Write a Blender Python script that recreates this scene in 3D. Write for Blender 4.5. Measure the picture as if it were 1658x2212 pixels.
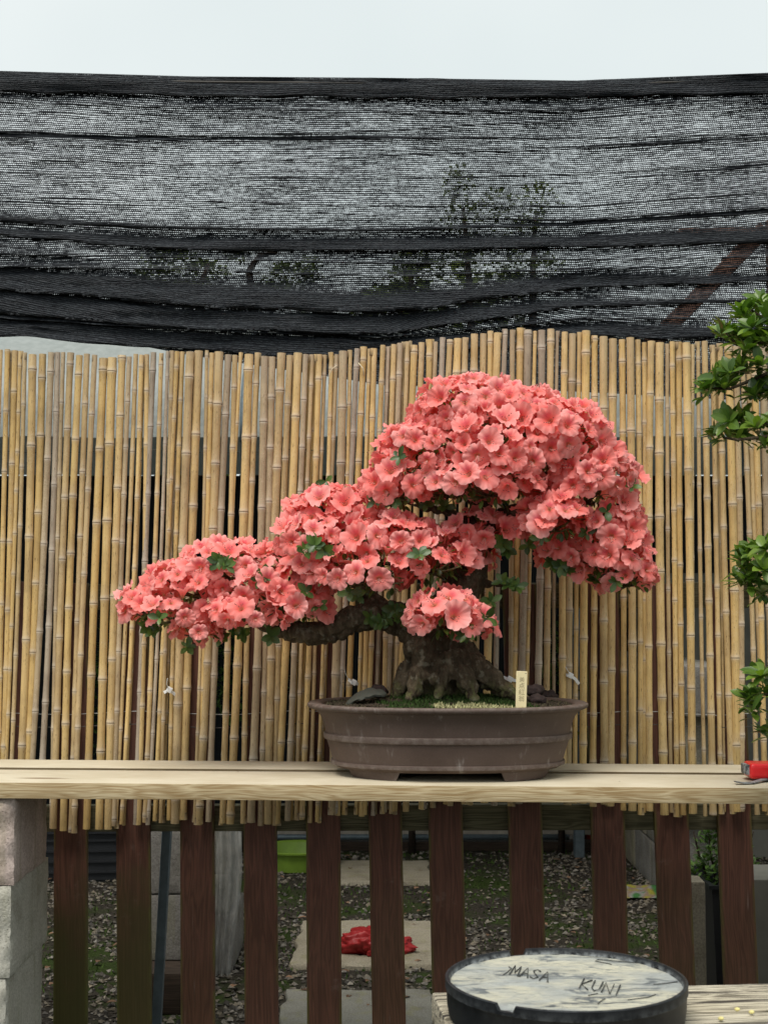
import bpy, bmesh, math, random
import numpy as np
from mathutils import Vector, Matrix, noise as mnoise

for o in list(bpy.data.objects):
    bpy.data.objects.remove(o, do_unlink=True)
random.seed(7)
rng = np.random.default_rng(7)
R = math.radians
scn = bpy.context.scene
COL = scn.collection

# ------------------------------------------------------------------ camera
F = 3068.0                     # focal length in photo-view pixels (1658 x 2212 view)
CX, CY = 829.0, 1106.0
CAM = Vector((0.0, -3.4, 1.372))
PITCH = math.atan(184.0 / F)   # camera looks slightly up
cam_d = bpy.data.cameras.new('camera')
cam = bpy.data.objects.new('camera', cam_d)
COL.objects.link(cam)
cam.location = CAM
cam.rotation_euler = (R(90) + PITCH, 0, 0)
cam_d.sensor_fit = 'VERTICAL'
cam_d.sensor_height = 36.0
cam_d.lens = F / 2212.0 * 36.0
cam_d.clip_start = 0.05
cam_d.clip_end = 600
cam_d.dof.use_dof = True
cam_d.dof.focus_distance = 3.6
cam_d.dof.aperture_fstop = 13.0
scn.camera = cam

# ------------------------------------------------------------------ light
SUN_EL, SUN_AZ = 62.0, 204.0     # soft sun behind the camera, a little to the left
w = bpy.data.worlds.new('World')
scn.world = w
w.use_nodes = True
wt = w.node_tree
for n in list(wt.nodes):
    wt.nodes.remove(n)
sky = wt.nodes.new('ShaderNodeTexSky')
sky.sky_type = 'NISHITA'
sky.sun_disc = False
sky.sun_elevation = R(SUN_EL)
sky.sun_rotation = R(SUN_AZ)
sky.air_density = 1.0
sky.dust_density = 3.0
sb = wt.nodes.new('ShaderNodeVectorMath'); sb.operation = 'SCALE'; sb.inputs['Scale'].default_value = 0.08
tc = wt.nodes.new('ShaderNodeTexCoord')
nz = wt.nodes.new('ShaderNodeTexNoise'); nz.inputs['Scale'].default_value = 2.4; nz.inputs['Detail'].default_value = 3
cr = wt.nodes.new('ShaderNodeValToRGB')
cr.color_ramp.elements[0].position = 0.3; cr.color_ramp.elements[0].color = (0.325, 0.362, 0.360, 1)
cr.color_ramp.elements[1].position = 0.7; cr.color_ramp.elements[1].color = (0.41, 0.432, 0.424, 1)
mx = wt.nodes.new('ShaderNodeMix'); mx.data_type = 'RGBA'; mx.inputs[0].default_value = 0.93
bg = wt.nodes.new('ShaderNodeBackground'); bg.inputs['Strength'].default_value = 1.0
wo = wt.nodes.new('ShaderNodeOutputWorld')
wt.links.new(sky.outputs[0], sb.inputs[0])
wt.links.new(tc.outputs['Generated'], nz.inputs['Vector'])
wt.links.new(nz.outputs[0], cr.inputs[0])
wt.links.new(sb.outputs[0], mx.inputs[6])
wt.links.new(cr.outputs[0], mx.inputs[7])
wt.links.new(mx.outputs[2], bg.inputs['Color'])
wt.links.new(bg.outputs[0], wo.inputs[0])

sun_d = bpy.data.lights.new('sun', 'SUN')
sun_d.energy = 1.5
sun_d.angle = R(35)
sun_d.color = (1.0, 0.955, 0.88)
sun = bpy.data.objects.new('sun', sun_d)
COL.objects.link(sun)
sd = Vector((math.sin(R(SUN_AZ)) * math.cos(R(SUN_EL)), math.cos(R(SUN_AZ)) * math.cos(R(SUN_EL)), math.sin(R(SUN_EL))))
sun.rotation_euler = (-sd).to_track_quat('-Z', 'Y').to_euler()
sun.location = (0, -3, 6)

scn.view_settings.view_transform = 'Standard'
scn.view_settings.look = 'None'
scn.view_settings.exposure = 1.17
scn.view_settings.gamma = 1.0
scn.view_settings.use_curve_mapping = False
scn.cycles.transparent_max_bounces = 40
scn.cycles.max_bounces = 7
scn.cycles.diffuse_bounces = 4
scn.cycles.use_denoising = True

# ------------------------------------------------------------------ projection helpers
cp, sp = math.cos(PITCH), math.sin(PITCH)
def ray(x, y):
    a, b = (x - CX) / F, -(y - CY) / F
    return Vector((a, cp - b * sp, sp + b * cp))
def at_y(x, y, Y):
    d = ray(x, y)
    return CAM + d * ((Y - CAM.y) / d.y)
def at_z(x, y, Z):
    d = ray(x, y)
    return CAM + d * ((Z - CAM.z) / d.z)
def ppm(Y, z=1.2):               # photo-view pixels per metre at depth Y
    return F / ((Y - CAM.y) * cp + (z - CAM.z) * sp)
def lerp_tab(x, xs, ys):
    return float(np.interp(x, xs, ys))

# ------------------------------------------------------------------ object helpers
def tag(o, label=None, cat=None, group=None, kind=None):
    if label: o['label'] = label
    if cat: o['category'] = cat
    if group: o['group'] = group
    if kind: o['kind'] = kind
    return o
def empty(name, loc=(0, 0, 0), rot=(0, 0, 0)):
    o = bpy.data.objects.new(name, None)
    o.location = loc
    o.rotation_euler = rot
    o.empty_display_size = 0.05
    COL.objects.link(o)
    return o
def link(name, me, parent=None, loc=None, rot=None, scale=None, mtx=None):
    o = bpy.data.objects.new(name, me)
    COL.objects.link(o)
    if parent is not None:
        o.parent = parent
    if mtx is not None:
        o.matrix_local = mtx
    if loc is not None: o.location = loc
    if rot is not None: o.rotation_euler = rot
    if scale is not None: o.scale = scale
    return o
class MB:
    """collects vertices and faces (and a per-vertex colour) for one mesh"""
    def __init__(s):
        s.v = []; s.f = []; s.c = []; s.m = []; s.uv = None
    def add(s, vs, fs, col=(1, 1, 1, 1), mi=0):
        b = len(s.v)
        s.v.extend([tuple(p) for p in vs])
        s.f.extend([tuple(i + b for i in f) for f in fs])
        if isinstance(col, list): s.c.extend(col)
        else: s.c.extend([col] * len(vs))
        s.m.extend([mi] * len(fs))
        return s
    def box(s, c, d, col=(1, 1, 1, 1), mi=0, M=None):
        x, y, z = d[0] / 2, d[1] / 2, d[2] / 2
        vs = [Vector(p) for p in ((-x, -y, -z), (x, -y, -z), (x, y, -z), (-x, y, -z), (-x, -y, z), (x, -y, z), (x, y, z), (-x, y, z))]
        if M is not None: vs = [M @ p for p in vs]
        vs = [p + Vector(c) for p in vs]
        return s.add(vs, [(0, 3, 2, 1), (4, 5, 6, 7), (0, 1, 5, 4), (1, 2, 6, 5), (2, 3, 7, 6), (3, 0, 4, 7)], col, mi)
    def tube(s, pts, rad, n=8, col=(1, 1, 1, 1), mi=0, cap=True, sq=1.0):
        pts = [Vector(p) for p in pts]
        if not hasattr(rad, '__len__'): rad = [rad] * len(pts)
        rings = []
        ref = Vector((0.013, 1, 0.021)).normalized()
        t0 = (pts[1] - pts[0]).normalized()
        if abs(t0.dot(ref)) > 0.95: ref = Vector((1, 0.02, 0.03)).normalized()
        vs, fs = [], []
        for i, p in enumerate(pts):
            a = pts[max(i - 1, 0)]; b = pts[min(i + 1, len(pts) - 1)]
            t = (b - a).normalized()
            u = (ref - t * ref.dot(t)).normalized()
            v = t.cross(u)
            for k in range(n):
                an = 2 * math.pi * k / n
                vs.append(p + (u * math.cos(an) + v * math.sin(an) * sq) * rad[i])
        for i in range(len(pts) - 1):
            for k in range(n):
                k2 = (k + 1) % n
                fs.append((i * n + k, i * n + k2, (i + 1) * n + k2, (i + 1) * n + k))
        if cap:
            fs.append(tuple(range(n - 1, -1, -1)))
            fs.append(tuple(range((len(pts) - 1) * n, len(pts) * n)))
        return s.add(vs, fs, col, mi)
    def me(s, name, mats, smooth=True, sharp=None):
        me = bpy.data.meshes.new(name)
        me.from_pydata(s.v, [], s.f)
        if not isinstance(mats, (list, tuple)): mats = [mats]
        for m in mats: me.materials.append(m)
        if any(s.m):
            me.polygons.foreach_set('material_index', s.m)
        a = me.color_attributes.new('col', 'FLOAT_COLOR', 'POINT')
        a.data.foreach_set('color', np.array(s.c, dtype=np.float32).ravel())
        me.polygons.foreach_set('use_smooth', [smooth] * len(me.polygons))
        me.update()
        if smooth and sharp:
            me.set_sharp_from_angle(angle=R(sharp))
        return me
    def obj(s, name, mats, parent=None, smooth=True, sharp=None, **k):
        return link(name, s.me(name, mats, smooth, sharp), parent, **k)
def bevel_box(d, bev=0.004, seg=2, cut=None, jitter=0.0, seed=0):
    """bevelled (optionally subdivided and roughened) box mesh data"""
    bm = bmesh.new()
    bmesh.ops.create_cube(bm, size=1.0)
    bmesh.ops.scale(bm, vec=d, verts=bm.verts)
    bmesh.ops.bevel(bm, geom=bm.edges[:], offset=bev, segments=seg, profile=0.6, affect='EDGES')
    if cut:
        bmesh.ops.subdivide_edges(bm, edges=[e for e in bm.edges if e.calc_length() > cut * 1.5], cuts=max(1, int(max(d) / cut)), use_grid_fill=True)
    if jitter:
        off = Vector((seed * 3.1, seed * 1.7, seed * 0.9))
        for v in bm.verts:
            n = mnoise.noise_vector(v.co * 18 + off) + mnoise.noise_vector(v.co * 60 + off) * 0.6
            v.co += n * jitter
    vs = [v.co.copy() for v in bm.verts]
    bm.verts.index_update()
    fs = [tuple(v.index for v in f.verts) for f in bm.faces]
    bm.free()
    return vs, fs
def solid(name, d, mat, parent=None, bev=0.004, seg=2, cut=None, jitter=0.0, seed=0, loc=(0, 0, 0), rot=(0, 0, 0), smooth=True):
    m = MB()
    m.add(*bevel_box(d, bev, seg, cut, jitter, seed))
    return m.obj(name, mat, parent, smooth, 40, loc=loc, rot=rot)

# ------------------------------------------------------------------ material helpers
class Mat:
    def __init__(s, name, rough=0.8, spec=0.3):
        s.m = bpy.data.materials.new(name)
        s.m.use_nodes = True
        s.t = s.m.node_tree
        s.b = s.t.nodes['Principled BSDF']
        s.out = s.t.nodes['Material Output']
        s.b.inputs['Roughness'].default_value = rough
        s.b.inputs['Specular IOR Level'].default_value = spec
    def n(s, typ, ins=None, **props):
        nd = s.t.nodes.new('ShaderNode' + typ)
        for k, v in props.items(): setattr(nd, k, v)
        for k, v in (ins or {}).items(): s.set(nd.inputs[k], v)
        return nd
    def set(s, sock, v):
        if isinstance(v, bpy.types.NodeSocket): s.t.links.new(v, sock)
        else: sock.default_value = v
    def math(s, op, a, b=0.0, c=0.0, clamp=False):
        nd = s.n('Math', {0: a, 1: b, 2: c}, operation=op, use_clamp=clamp)
        return nd.outputs[0]
    def mix(s, f, a, b, mode='MIX'):
        nd = s.n('Mix', data_type='RGBA', blend_type=mode)
        s.set(nd.inputs[0], f); s.set(nd.inputs[6], a); s.set(nd.inputs[7], b)
        return nd.outputs[2]
    def ramp(s, f, stops):
        nd = s.n('ValToRGB', {0: f})
        e = nd.color_ramp.elements
        while len(e) < len(stops): e.new(0.5)
        for k, (p, c) in enumerate(stops):
            e[k].position = p
            e[k].color = (*c, 1) if len(c) == 3 else c
        return nd.outputs[0]
    def mask(s, f, lo, hi):
        nd = s.n('MapRange', {0: f, 1: lo, 2: hi, 3: 0.0, 4: 1.0}, interpolation_type='SMOOTHSTEP')
        return nd.outputs[0]
    def coord(s, kind='Object', scale=(1, 1, 1), rnd=True):
        c = s.n('TexCoord').outputs[kind]
        if rnd:
            r = s.n('ObjectInfo').outputs['Random']
            o = s.n('CombineXYZ', {0: s.math('MULTIPLY', r, 37.0), 1: s.math('MULTIPLY', r, 91.0), 2: s.math('MULTIPLY', r, 53.0)}).outputs[0]
            c = s.n('VectorMath', {0: c, 1: o}, operation='ADD').outputs[0]
        return s.n('VectorMath', {0: c, 1: scale}, operation='MULTIPLY').outputs[0]
    def noise(s, vec, scale=5.0, detail=4.0, rough=0.55, dist=0.0):
        return s.n('TexNoise', {'Vector': vec, 'Scale': scale, 'Detail': detail, 'Roughness': rough, 'Distortion': dist}).outputs[0]
    def attr(s, name='col'):
        return s.n('Attribute', attribute_name=name)
    def bump(s, h, strength=0.3, dist=0.005):
        nd = s.n('Bump', {'Height': h, 'Strength': strength, 'Distance': dist})
        s.t.links.new(nd.outputs[0], s.b.inputs['Normal'])
    def base(s, c):
        s.set(s.b.inputs['Base Color'], c)
        return s
def plain(name, c, rough=0.7, spec=0.3, var=0.25, scale=30.0, bump=0.15, metal=0.0):
    m = Mat(name, rough, spec)
    v = m.coord('Object')
    nn = m.noise(v, scale, 5)
    n2 = m.noise(v, scale * 0.18, 3)
    f = m.math('ADD', m.math('MULTIPLY', nn, 0.6), m.math('MULTIPLY', n2, 0.4))
    d = tuple(x * (1 - var) for x in c); l = tuple(min(1, x * (1 + var)) for x in c)
    m.base(m.ramp(f, [(0.3, d), (0.7, l)]))
    m.bump(nn, bump, 0.003)
    m.b.inputs['Metallic'].default_value = metal
    return m.m

# bamboo
def mk_bamboo():
    m = Mat('bamboo', 0.55, 0.35)
    rnd = m.n('ObjectInfo').outputs['Random']
    base = m.ramp(rnd, [(0.0, (0.58, 0.395, 0.155)), (0.3, (0.66, 0.47, 0.20)), (0.5, (0.56, 0.40, 0.185)), (0.74, (0.48, 0.355, 0.19)), (0.9, (0.41, 0.325, 0.22)), (0.95, (0.39, 0.33, 0.265)), (1.0, (0.63, 0.44, 0.175))])
    v = m.coord('Object')
    vs = m.n('VectorMath', {0: v, 1: (1, 1, 0.16)}, operation='MULTIPLY').outputs[0]
    fine = m.noise(vs, 420.0, 4, 0.6)
    streak = m.noise(m.n('VectorMath', {0: v, 1: (1, 1, 0.03)}, operation='MULTIPLY').outputs[0], 300.0, 3)
    big = m.noise(v, 6.0, 4, 0.6)
    warp = m.noise(v, 95.0, 3, 0.6, 1.8)
    worm = m.mask(m.math('ABSOLUTE', m.math('SUBTRACT', warp, 0.5)), 0.035, 0.0)
    c = m.mix(m.mask(big, 0.42, 0.62), base, m.mix(1.0, base, (0.78, 0.76, 0.76, 1), 'MULTIPLY'))
    c = m.mix(m.math('MULTIPLY', m.mask(streak, 0.48, 0.68), 0.5), c, m.mix(1.0, c, (0.68, 0.64, 0.60, 1), 'MULTIPLY'))
    c = m.mix(m.math('MULTIPLY', worm, m.math('MULTIPLY', m.mask(m.noise(v, 9.0, 2), 0.5, 0.62), 0.45)), c, (0.66, 0.55, 0.40, 1))
    c = m.mix(m.mask(fine, 0.58, 0.70), c, m.mix(1.0, c, (0.40, 0.34, 0.30, 1), 'MULTIPLY'))
    at = m.attr()
    sep = m.n('SeparateColor', {0: at.outputs['Color']})
    c = m.mix(m.math('MULTIPLY', sep.outputs[0], 0.6), c, (0.56, 0.50, 0.44, 1))
    c = m.mix(m.math('MULTIPLY', sep.outputs[1], 0.85), c, (0.10, 0.07, 0.045, 1))
    tint = m.mix(sep.outputs[2], (0.88, 0.88, 0.88, 1), (1.10, 1.08, 1.04, 1))
    c = m.mix(1.0, c, tint, 'MULTIPLY')
    m.base(c)
    m.bump(m.math('ADD', fine, m.math('MULTIPLY', streak, 0.8)), 0.18, 0.002)
    return m.m
def mk_wood(name, light, dark, rough=0.75, axis=0, gscale=1.0, knots=True, alg=False, contrast=1.0, scratch=None, crack=0.0):
    """sawn timber: grain runs along the given local axis"""
    m = Mat(name, rough, 0.25)
    st = [22.0 * gscale] * 3; st[axis] = 0.9 * gscale
    v = m.coord('Object')
    warp = m.n('TexNoise', {'Vector': m.n('VectorMath', {0: v, 1: tuple(2.0 if i != axis else 0.9 for i in range(3))}, operation='MULTIPLY').outputs[0], 'Scale': 3.0, 'Detail': 2.0})
    vw = m.n('VectorMath', {0: v, 1: m.n('VectorMath', {0: warp.outputs['Color'], 'Scale': 0.05}, operation='SCALE').outputs[0]}, operation='ADD').outputs[0]
    g = m.n('VectorMath', {0: vw, 1: tuple(st)}, operation='MULTIPLY').outputs[0]
    ring = m.noise(g, 1.6, 3, 0.5)
    rings = m.math('ABSOLUTE', m.math('SUBTRACT', m.math('FRACT', m.math('MULTIPLY', ring, 9.0)), 0.5))
    fst = [260.0 * gscale] * 3; fst[axis] = 4.0 * gscale
    fib = m.noise(m.n('VectorMath', {0: v, 1: tuple(fst)}, operation='MULTIPLY').outputs[0], 1.0, 4, 0.6)
    blot = m.noise(v, 5.0, 3)
    f = m.math('ADD', m.math('MULTIPLY', rings, 0.55 * contrast), m.math('MULTIPLY', fib, 0.55))
    c = m.mix(m.mask(f, 0.15, 0.75), (*dark, 1), (*light, 1))
    c = m.mix(m.mask(blot, 0.35, 0.7), c, m.mix(1.0, c, (0.86, 0.84, 0.80, 1), 'MULTIPLY'))
    if knots:
        kv = m.n('VectorMath', {0: v, 1: tuple(1.6 if i == axis else 7.0 for i in range(3))}, operation='MULTIPLY').outputs[0]
        vo = m.n('TexVoronoi', {'Vector': kv, 'Scale': 1.1, 'Randomness': 1.0})
        c = m.mix(m.mask(vo.outputs['Distance'], 0.16, 0.05), c, m.mix(1.0, c, (0.42, 0.34, 0.28, 1), 'MULTIPLY'))
    if crack:
        cst = [60.0] * 3; cst[axis] = 1.3
        ck = m.noise(m.n('VectorMath', {0: vw, 1: tuple(cst)}, operation='MULTIPLY').outputs[0], 1.0, 5, 0.65)
        c = m.mix(m.math('MULTIPLY', m.mask(ck, 0.46, 0.40), crack), c, (0.05, 0.042, 0.035, 1))
    if scratch:
        sst = [150.0] * 3; sst[axis] = 5.0
        sc = m.noise(m.n('VectorMath', {0: v, 1: tuple(sst)}, operation='MULTIPLY').outputs[0], 1.0, 2, 0.5)
        area = m.mask(m.noise(v, 6.0, 2), 0.52, 0.7)
        c = m.mix(m.math('MULTIPLY', m.math('MULTIPLY', m.mask(sc, 0.66, 0.74), area), 0.8), c, (*scratch, 1))
        blotch = m.mask(m.noise(v, 11.0, 5, 0.7), 0.62, 0.75)
        c = m.mix(m.math('MULTIPLY', blotch, 0.25), c, (*scratch, 1))
    if alg:
        oc = m.n('ObjectInfo').outputs['Color']
        amt = m.n('SeparateColor', {0: oc}).outputs[0]
        z = m.n('SeparateXYZ', {0: m.n('TexCoord').outputs['Object']}).outputs[2]
        hgt = m.mask(m.math('ADD', z, m.math('MULTIPLY', m.noise(v, 7.0, 4), 0.5)), 0.92, 0.55)
        c = m.mix(m.math('MULTIPLY', hgt, amt), c, m.mix(fib, (0.055, 0.048, 0.014, 1), (0.10, 0.085, 0.03, 1)))
        x = m.n('SeparateXYZ', {0: m.n('TexCoord').outputs['Object']}).outputs[0]
        edge = m.mask(m.math('ABSOLUTE', x), 0.038, 0.047)
        c = m.mix(m.math('MULTIPLY', m.math('MULTIPLY', edge, m.mask(m.noise(v, 9.0, 3), 0.4, 0.6)), 0.7), c, (0.12, 0.12, 0.03, 1))
    m.base(c)
    m.bump(m.math('ADD', f, m.math('MULTIPLY', fib, 0.5)), 0.25, 0.002)
    return m.m
def mk_block(name, light, dark, moss=True):
    m = Mat(name, 0.95, 0.15)
    v = m.coord('Object')
    a = m.noise(v, 140.0, 5, 0.7); b = m.noise(v, 8.0, 5, 0.6); p = m.n('TexVoronoi', {'Vector': v, 'Scale': 130.0}).outputs['Distance']
    c = m.mix(m.mask(a, 0.3, 0.7), (*dark, 1), (*light, 1))
    c = m.mix(m.mask(b, 0.4, 0.7), c, m.mix(1.0, c, (0.74, 0.73, 0.70, 1), 'MULTIPLY'))
    c = m.mix(m.math('MULTIPLY', m.mask(p, 0.22, 0.08), 0.6), c, m.mix(1.0, c, (0.4, 0.38, 0.36, 1), 'MULTIPLY'))
    if moss:
        st = m.noise(m.n('VectorMath', {0: v, 1: (18, 18, 1.6)}, operation='MULTIPLY').outputs[0], 1.0, 3)
        c = m.mix(m.math('MULTIPLY', m.mask(st, 0.52, 0.7), 0.35), c, (0.20, 0.19, 0.08, 1))
    m.base(c)
    m.bump(m.math('ADD', a, m.math('MULTIPLY', m.mask(p, 0.05, 0.25), 0.8)), 0.6, 0.004)
    return m.m
def mk_leaf(name, cols, rough=0.35, trans=0.25, spec=0.45):
    m = Mat(name, rough, spec)
    rnd = m.n('ObjectInfo').outputs['Random']
    at = m.n('SeparateColor', {0: m.attr().outputs['Color']})
    f = m.math('FRACT', m.math('ADD', rnd, at.outputs[1]))
    c = m.ramp(f, [(i / (len(cols) - 1), q) for i, q in enumerate(cols)])
    vein = m.mask(m.math('ABSOLUTE', m.math('SUBTRACT', at.outputs[0], 0.5)), 0.09, 0.0)
    c = m.mix(m.math('MULTIPLY', vein, 0.35), c, m.mix(1.0, c, (1.8, 1.6, 1.3, 1), 'MULTIPLY'))
    n = m.noise(m.coord('Object'), 120.0, 2)
    c = m.mix(m.mask(n, 0.35, 0.7), c, m.mix(1.0, c, (0.75, 0.8, 0.7, 1), 'MULTIPLY'))
    m.base(c)
    tr = m.n('BsdfTranslucent', {'Color': m.mix(1.0, c, (1.3, 1.5, 0.6, 1), 'MULTIPLY')})
    ms = m.n('MixShader', {0: trans, 1: m.b.outputs[0], 2: tr.outputs[0]})
    m.t.links.new(ms.outputs[0], m.out.inputs[0])
    return m.m
def mk_petal():
    m = Mat('azalea_petal', 0.55, 0.25)
    at = m.attr()
    sep = m.n('SeparateColor', {0: at.outputs['Color']})     # R radial, G blotch, B random
    rnd = m.math('FRACT', m.math('ADD', m.n('ObjectInfo').outputs['Random'], sep.outputs[2]))
    c = m.ramp(sep.outputs[0], [(0.0, (0.30, 0.24, 0.07)), (0.10, (0.55, 0.25, 0.12)), (0.24, (0.88, 0.20, 0.165)), (0.5, (0.93, 0.28, 0.25)), (0.8, (0.95, 0.345, 0.31)), (1.0, (0.95, 0.41, 0.375))])
    v = m.coord('Object')
    sm = m.noise(v, 90.0, 3)
    c = m.mix(m.mask(sm, 0.35, 0.7), c, m.mix(1.0, c, (0.97, 0.84, 0.82, 1), 'MULTIPLY'))
    c = m.mix(m.math('MULTIPLY', sep.outputs[1], m.mask(m.noise(v, 420.0, 2), 0.38, 0.6)), c, (0.70, 0.035, 0.10, 1))
    hue = m.mix(rnd, (1.0, 0.86, 0.86, 1), (1.0, 1.25, 1.30, 1))
    c = m.mix(1.0, c, hue, 'MULTIPLY')
    m.base(c)
    m.bump(m.noise(v, 160.0, 3), 0.12, 0.002)
    tr = m.n('BsdfTranslucent', {'Color': m.mix(1.0, c, (1.0, 0.8, 0.78, 1), 'MULTIPLY')})
    ms = m.n('MixShader', {0: 0.36, 1: m.b.outputs[0], 2: tr.outputs[0]})
    m.t.links.new(ms.outputs[0], m.out.inputs[0])
    return m.m
def mk_net():
    m = Mat('shade_net', 0.6, 0.22)
    uv = m.n('UVMap', uv_map='UVMap').outputs[0]
    sx = m.n('SeparateXYZ', {0: uv})
    u, v = sx.outputs[0], sx.outputs[1]
    w1 = m.noise(m.n('VectorMath', {0: uv, 1: (1.3, 14, 1)}, operation='MULTIPLY').outputs[0], 1.0, 2)
    w2 = m.noise(m.n('VectorMath', {0: uv, 1: (60, 170, 1)}, operation='MULTIPLY').outputs[0], 1.0, 2)
    vv = m.math('ADD', m.math('DIVIDE', v, 0.0066), m.math('MULTIPLY', w1, 1.5))
    uu = m.math('ADD', m.math('ADD', m.math('DIVIDE', u, 0.0062), m.math('MULTIPLY', vv, 0.31)), m.math('MULTIPLY', w2, 1.1))
    fv = m.math('ABSOLUTE', m.math('SUBTRACT', m.math('FRACT', vv), 0.5))
    fu = m.math('ABSOLUTE', m.math('SUBTRACT', m.math('FRACT', uu), 0.5))
    stretch = m.mask(m.noise(m.n('VectorMath', {0: uv, 1: (11, 115, 1)}, operation='MULTIPLY').outputs[0], 1.0, 3, 0.7), 0.34, 0.66)
    patch = m.mask(m.noise(m.n('VectorMath', {0: uv, 1: (55, 120, 1)}, operation='MULTIPLY').outputs[0], 1.0, 3, 0.7), 0.34, 0.66)
    broad = m.mask(m.noise(m.n('VectorMath', {0: uv, 1: (2.2, 6.0, 1)}, operation='MULTIPLY').outputs[0], 1.0, 2), 0.3, 0.7)
    wid = m.math('ADD', m.math('ADD', m.math('MULTIPLY', stretch, 0.20), m.math('MULTIPLY', patch, 0.22)), m.math('ADD', 0.335, m.math('MULTIPLY', broad, 0.13)))
    gat = m.n('Attribute', attribute_name='gather').outputs['Fac']
    wid = m.math('SUBTRACT', wid, m.math('MULTIPLY', gat, 0.29))
    hv = m.math('MULTIPLY', m.math('SUBTRACT', wid, 0.27), 0.66)
    hu = m.math('MULTIPLY', m.math('SUBTRACT', wid, 0.18), 0.66)
    hole = m.math('MULTIPLY', m.math('LESS_THAN', fv, hv), m.math('LESS_THAN', fu, hu))
    thr = m.math('MULTIPLY', m.mask(fv, 0.12, 0.45), m.mask(patch, 0.0, 0.9))
    rowl = m.math('ADD', m.math('MULTIPLY', thr, 0.75), m.math('MULTIPLY', stretch, 0.25))
    m.base(m.mix(rowl, (0.0035, 0.0048, 0.0085, 1), (0.052, 0.060, 0.068, 1)))  # thread highlights and dark gaps of the weave painted into the colour
    m.bump(m.math('ADD', m.math('MULTIPLY', fv, 1.0), m.math('MULTIPLY', m.math('ADD', stretch, patch), 0.6)), 0.8, 0.006)
    tr = m.n('BsdfTransparent')
    ms = m.n('MixShader', {0: hole, 1: m.b.outputs[0], 2: tr.outputs[0]})
    m.t.links.new(ms.outputs[0], m.out.inputs[0])
    return m.m
def mk_bark():
    m = Mat('bark', 0.95, 0.15)
    v = m.coord('Object', rnd=False)
    a = m.noise(v, 28.0, 6, 0.65); b = m.noise(m.n('VectorMath', {0: v, 1: (1, 1, 0.35)}, operation='MULTIPLY').outputs[0], 90.0, 5, 0.7)
    c = m.ramp(m.math('ADD', m.math('MULTIPLY', a, 0.55), m.math('MULTIPLY', b, 0.45)), [(0.3, (0.016, 0.011, 0.007)), (0.5, (0.068, 0.050, 0.032)), (0.72, (0.18, 0.145, 0.098))])
    z = m.n('SeparateXYZ', {0: m.n('TexCoord').outputs['Object']}).outputs[2]
    mo = m.math('MULTIPLY', m.mask(m.math('ADD', z, m.math('MULTIPLY', a, 0.12)), 1.235, 1.165), m.mask(m.noise(v, 40.0, 4, 0.7), 0.40, 0.55))
    c = m.mix(m.math('MULTIPLY', mo, 0.8), c, (0.15, 0.155, 0.062, 1))
    pl = m.math('MULTIPLY', m.mask(m.noise(v, 55.0, 3), 0.55, 0.7), 0.4)
    c = m.mix(pl, c, (0.27, 0.25, 0.19, 1))
    m.base(c)
    m.bump(m.math('ADD', a, b), 0.9, 0.008)
    return m.m
def mk_ground():
    m = Mat('ground', 0.95, 0.1)
    v = m.n('TexCoord').outputs['Object']
    a = m.noise(v, 55.0, 6, 0.7); b = m.noise(v, 1.6, 4, 0.6); vo = m.n('TexVoronoi', {'Vector': v, 'Scale': 45.0})
    g = m.ramp(a, [(0.3, (0.014, 0.012, 0.009)), (0.55, (0.045, 0.038, 0.030)), (0.75, (0.10, 0.09, 0.075))])
    c = m.mix(m.mask(b, 0.47, 0.60), g, m.mix(a, (0.018, 0.032, 0.008, 1), (0.045, 0.062, 0.016, 1)))
    m.base(c)
    m.bump(m.math('ADD', a, vo.outputs['Distance']), 0.8, 0.02)
    return m.m
def mk_vcol(name, rough=0.9, spec=0.15):
    m = Mat(name, rough, spec)
    c = m.attr().outputs['Color']
    n = m.noise(m.n('TexCoord').outputs['Object'], 160.0, 3)
    m.base(m.mix(m.mask(n, 0.3, 0.7), m.mix(1.0, c, (0.7, 0.7, 0.7, 1), 'MULTIPLY'), c))
    return m.m
def mk_pot():
    m = Mat('stoneware', 0.62, 0.35)
    v = m.coord('Object', rnd=False)
    a = m.noise(v, 200.0, 4, 0.6); b = m.noise(v, 9.0, 5, 0.6)
    c = m.ramp(m.math('ADD', m.math('MULTIPLY', a, 0.3), m.math('MULTIPLY', b, 0.7)), [(0.3, (0.066, 0.043, 0.034)), (0.7, (0.105, 0.072, 0.058))])
    st = m.noise(m.n('VectorMath', {0: v, 1: (40, 40, 7)}, operation='MULTIPLY').outputs[0], 1.0, 4, 0.7)
    c = m.mix(m.math('MULTIPLY', m.math('MULTIPLY', m.mask(st, 0.54, 0.74), m.mask(b, 0.42, 0.62)), 0.55), c, (0.33, 0.30, 0.28, 1))
    e = m.n('SeparateColor', {0: m.attr().outputs['Color']}).outputs[0]
    c = m.mix(m.math('MULTIPLY', e, m.math('MULTIPLY', 0.45, m.mask(m.noise(v, 60.0, 4, 0.7), 0.35, 0.7))), c, (0.26, 0.22, 0.195, 1))
    m.base(c)
    m.set(m.b.inputs['Roughness'], m.math('ADD', 0.5, m.math('MULTIPLY', b, 0.25)))
    m.bump(a, 0.12, 0.002)
    return m.m
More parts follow.
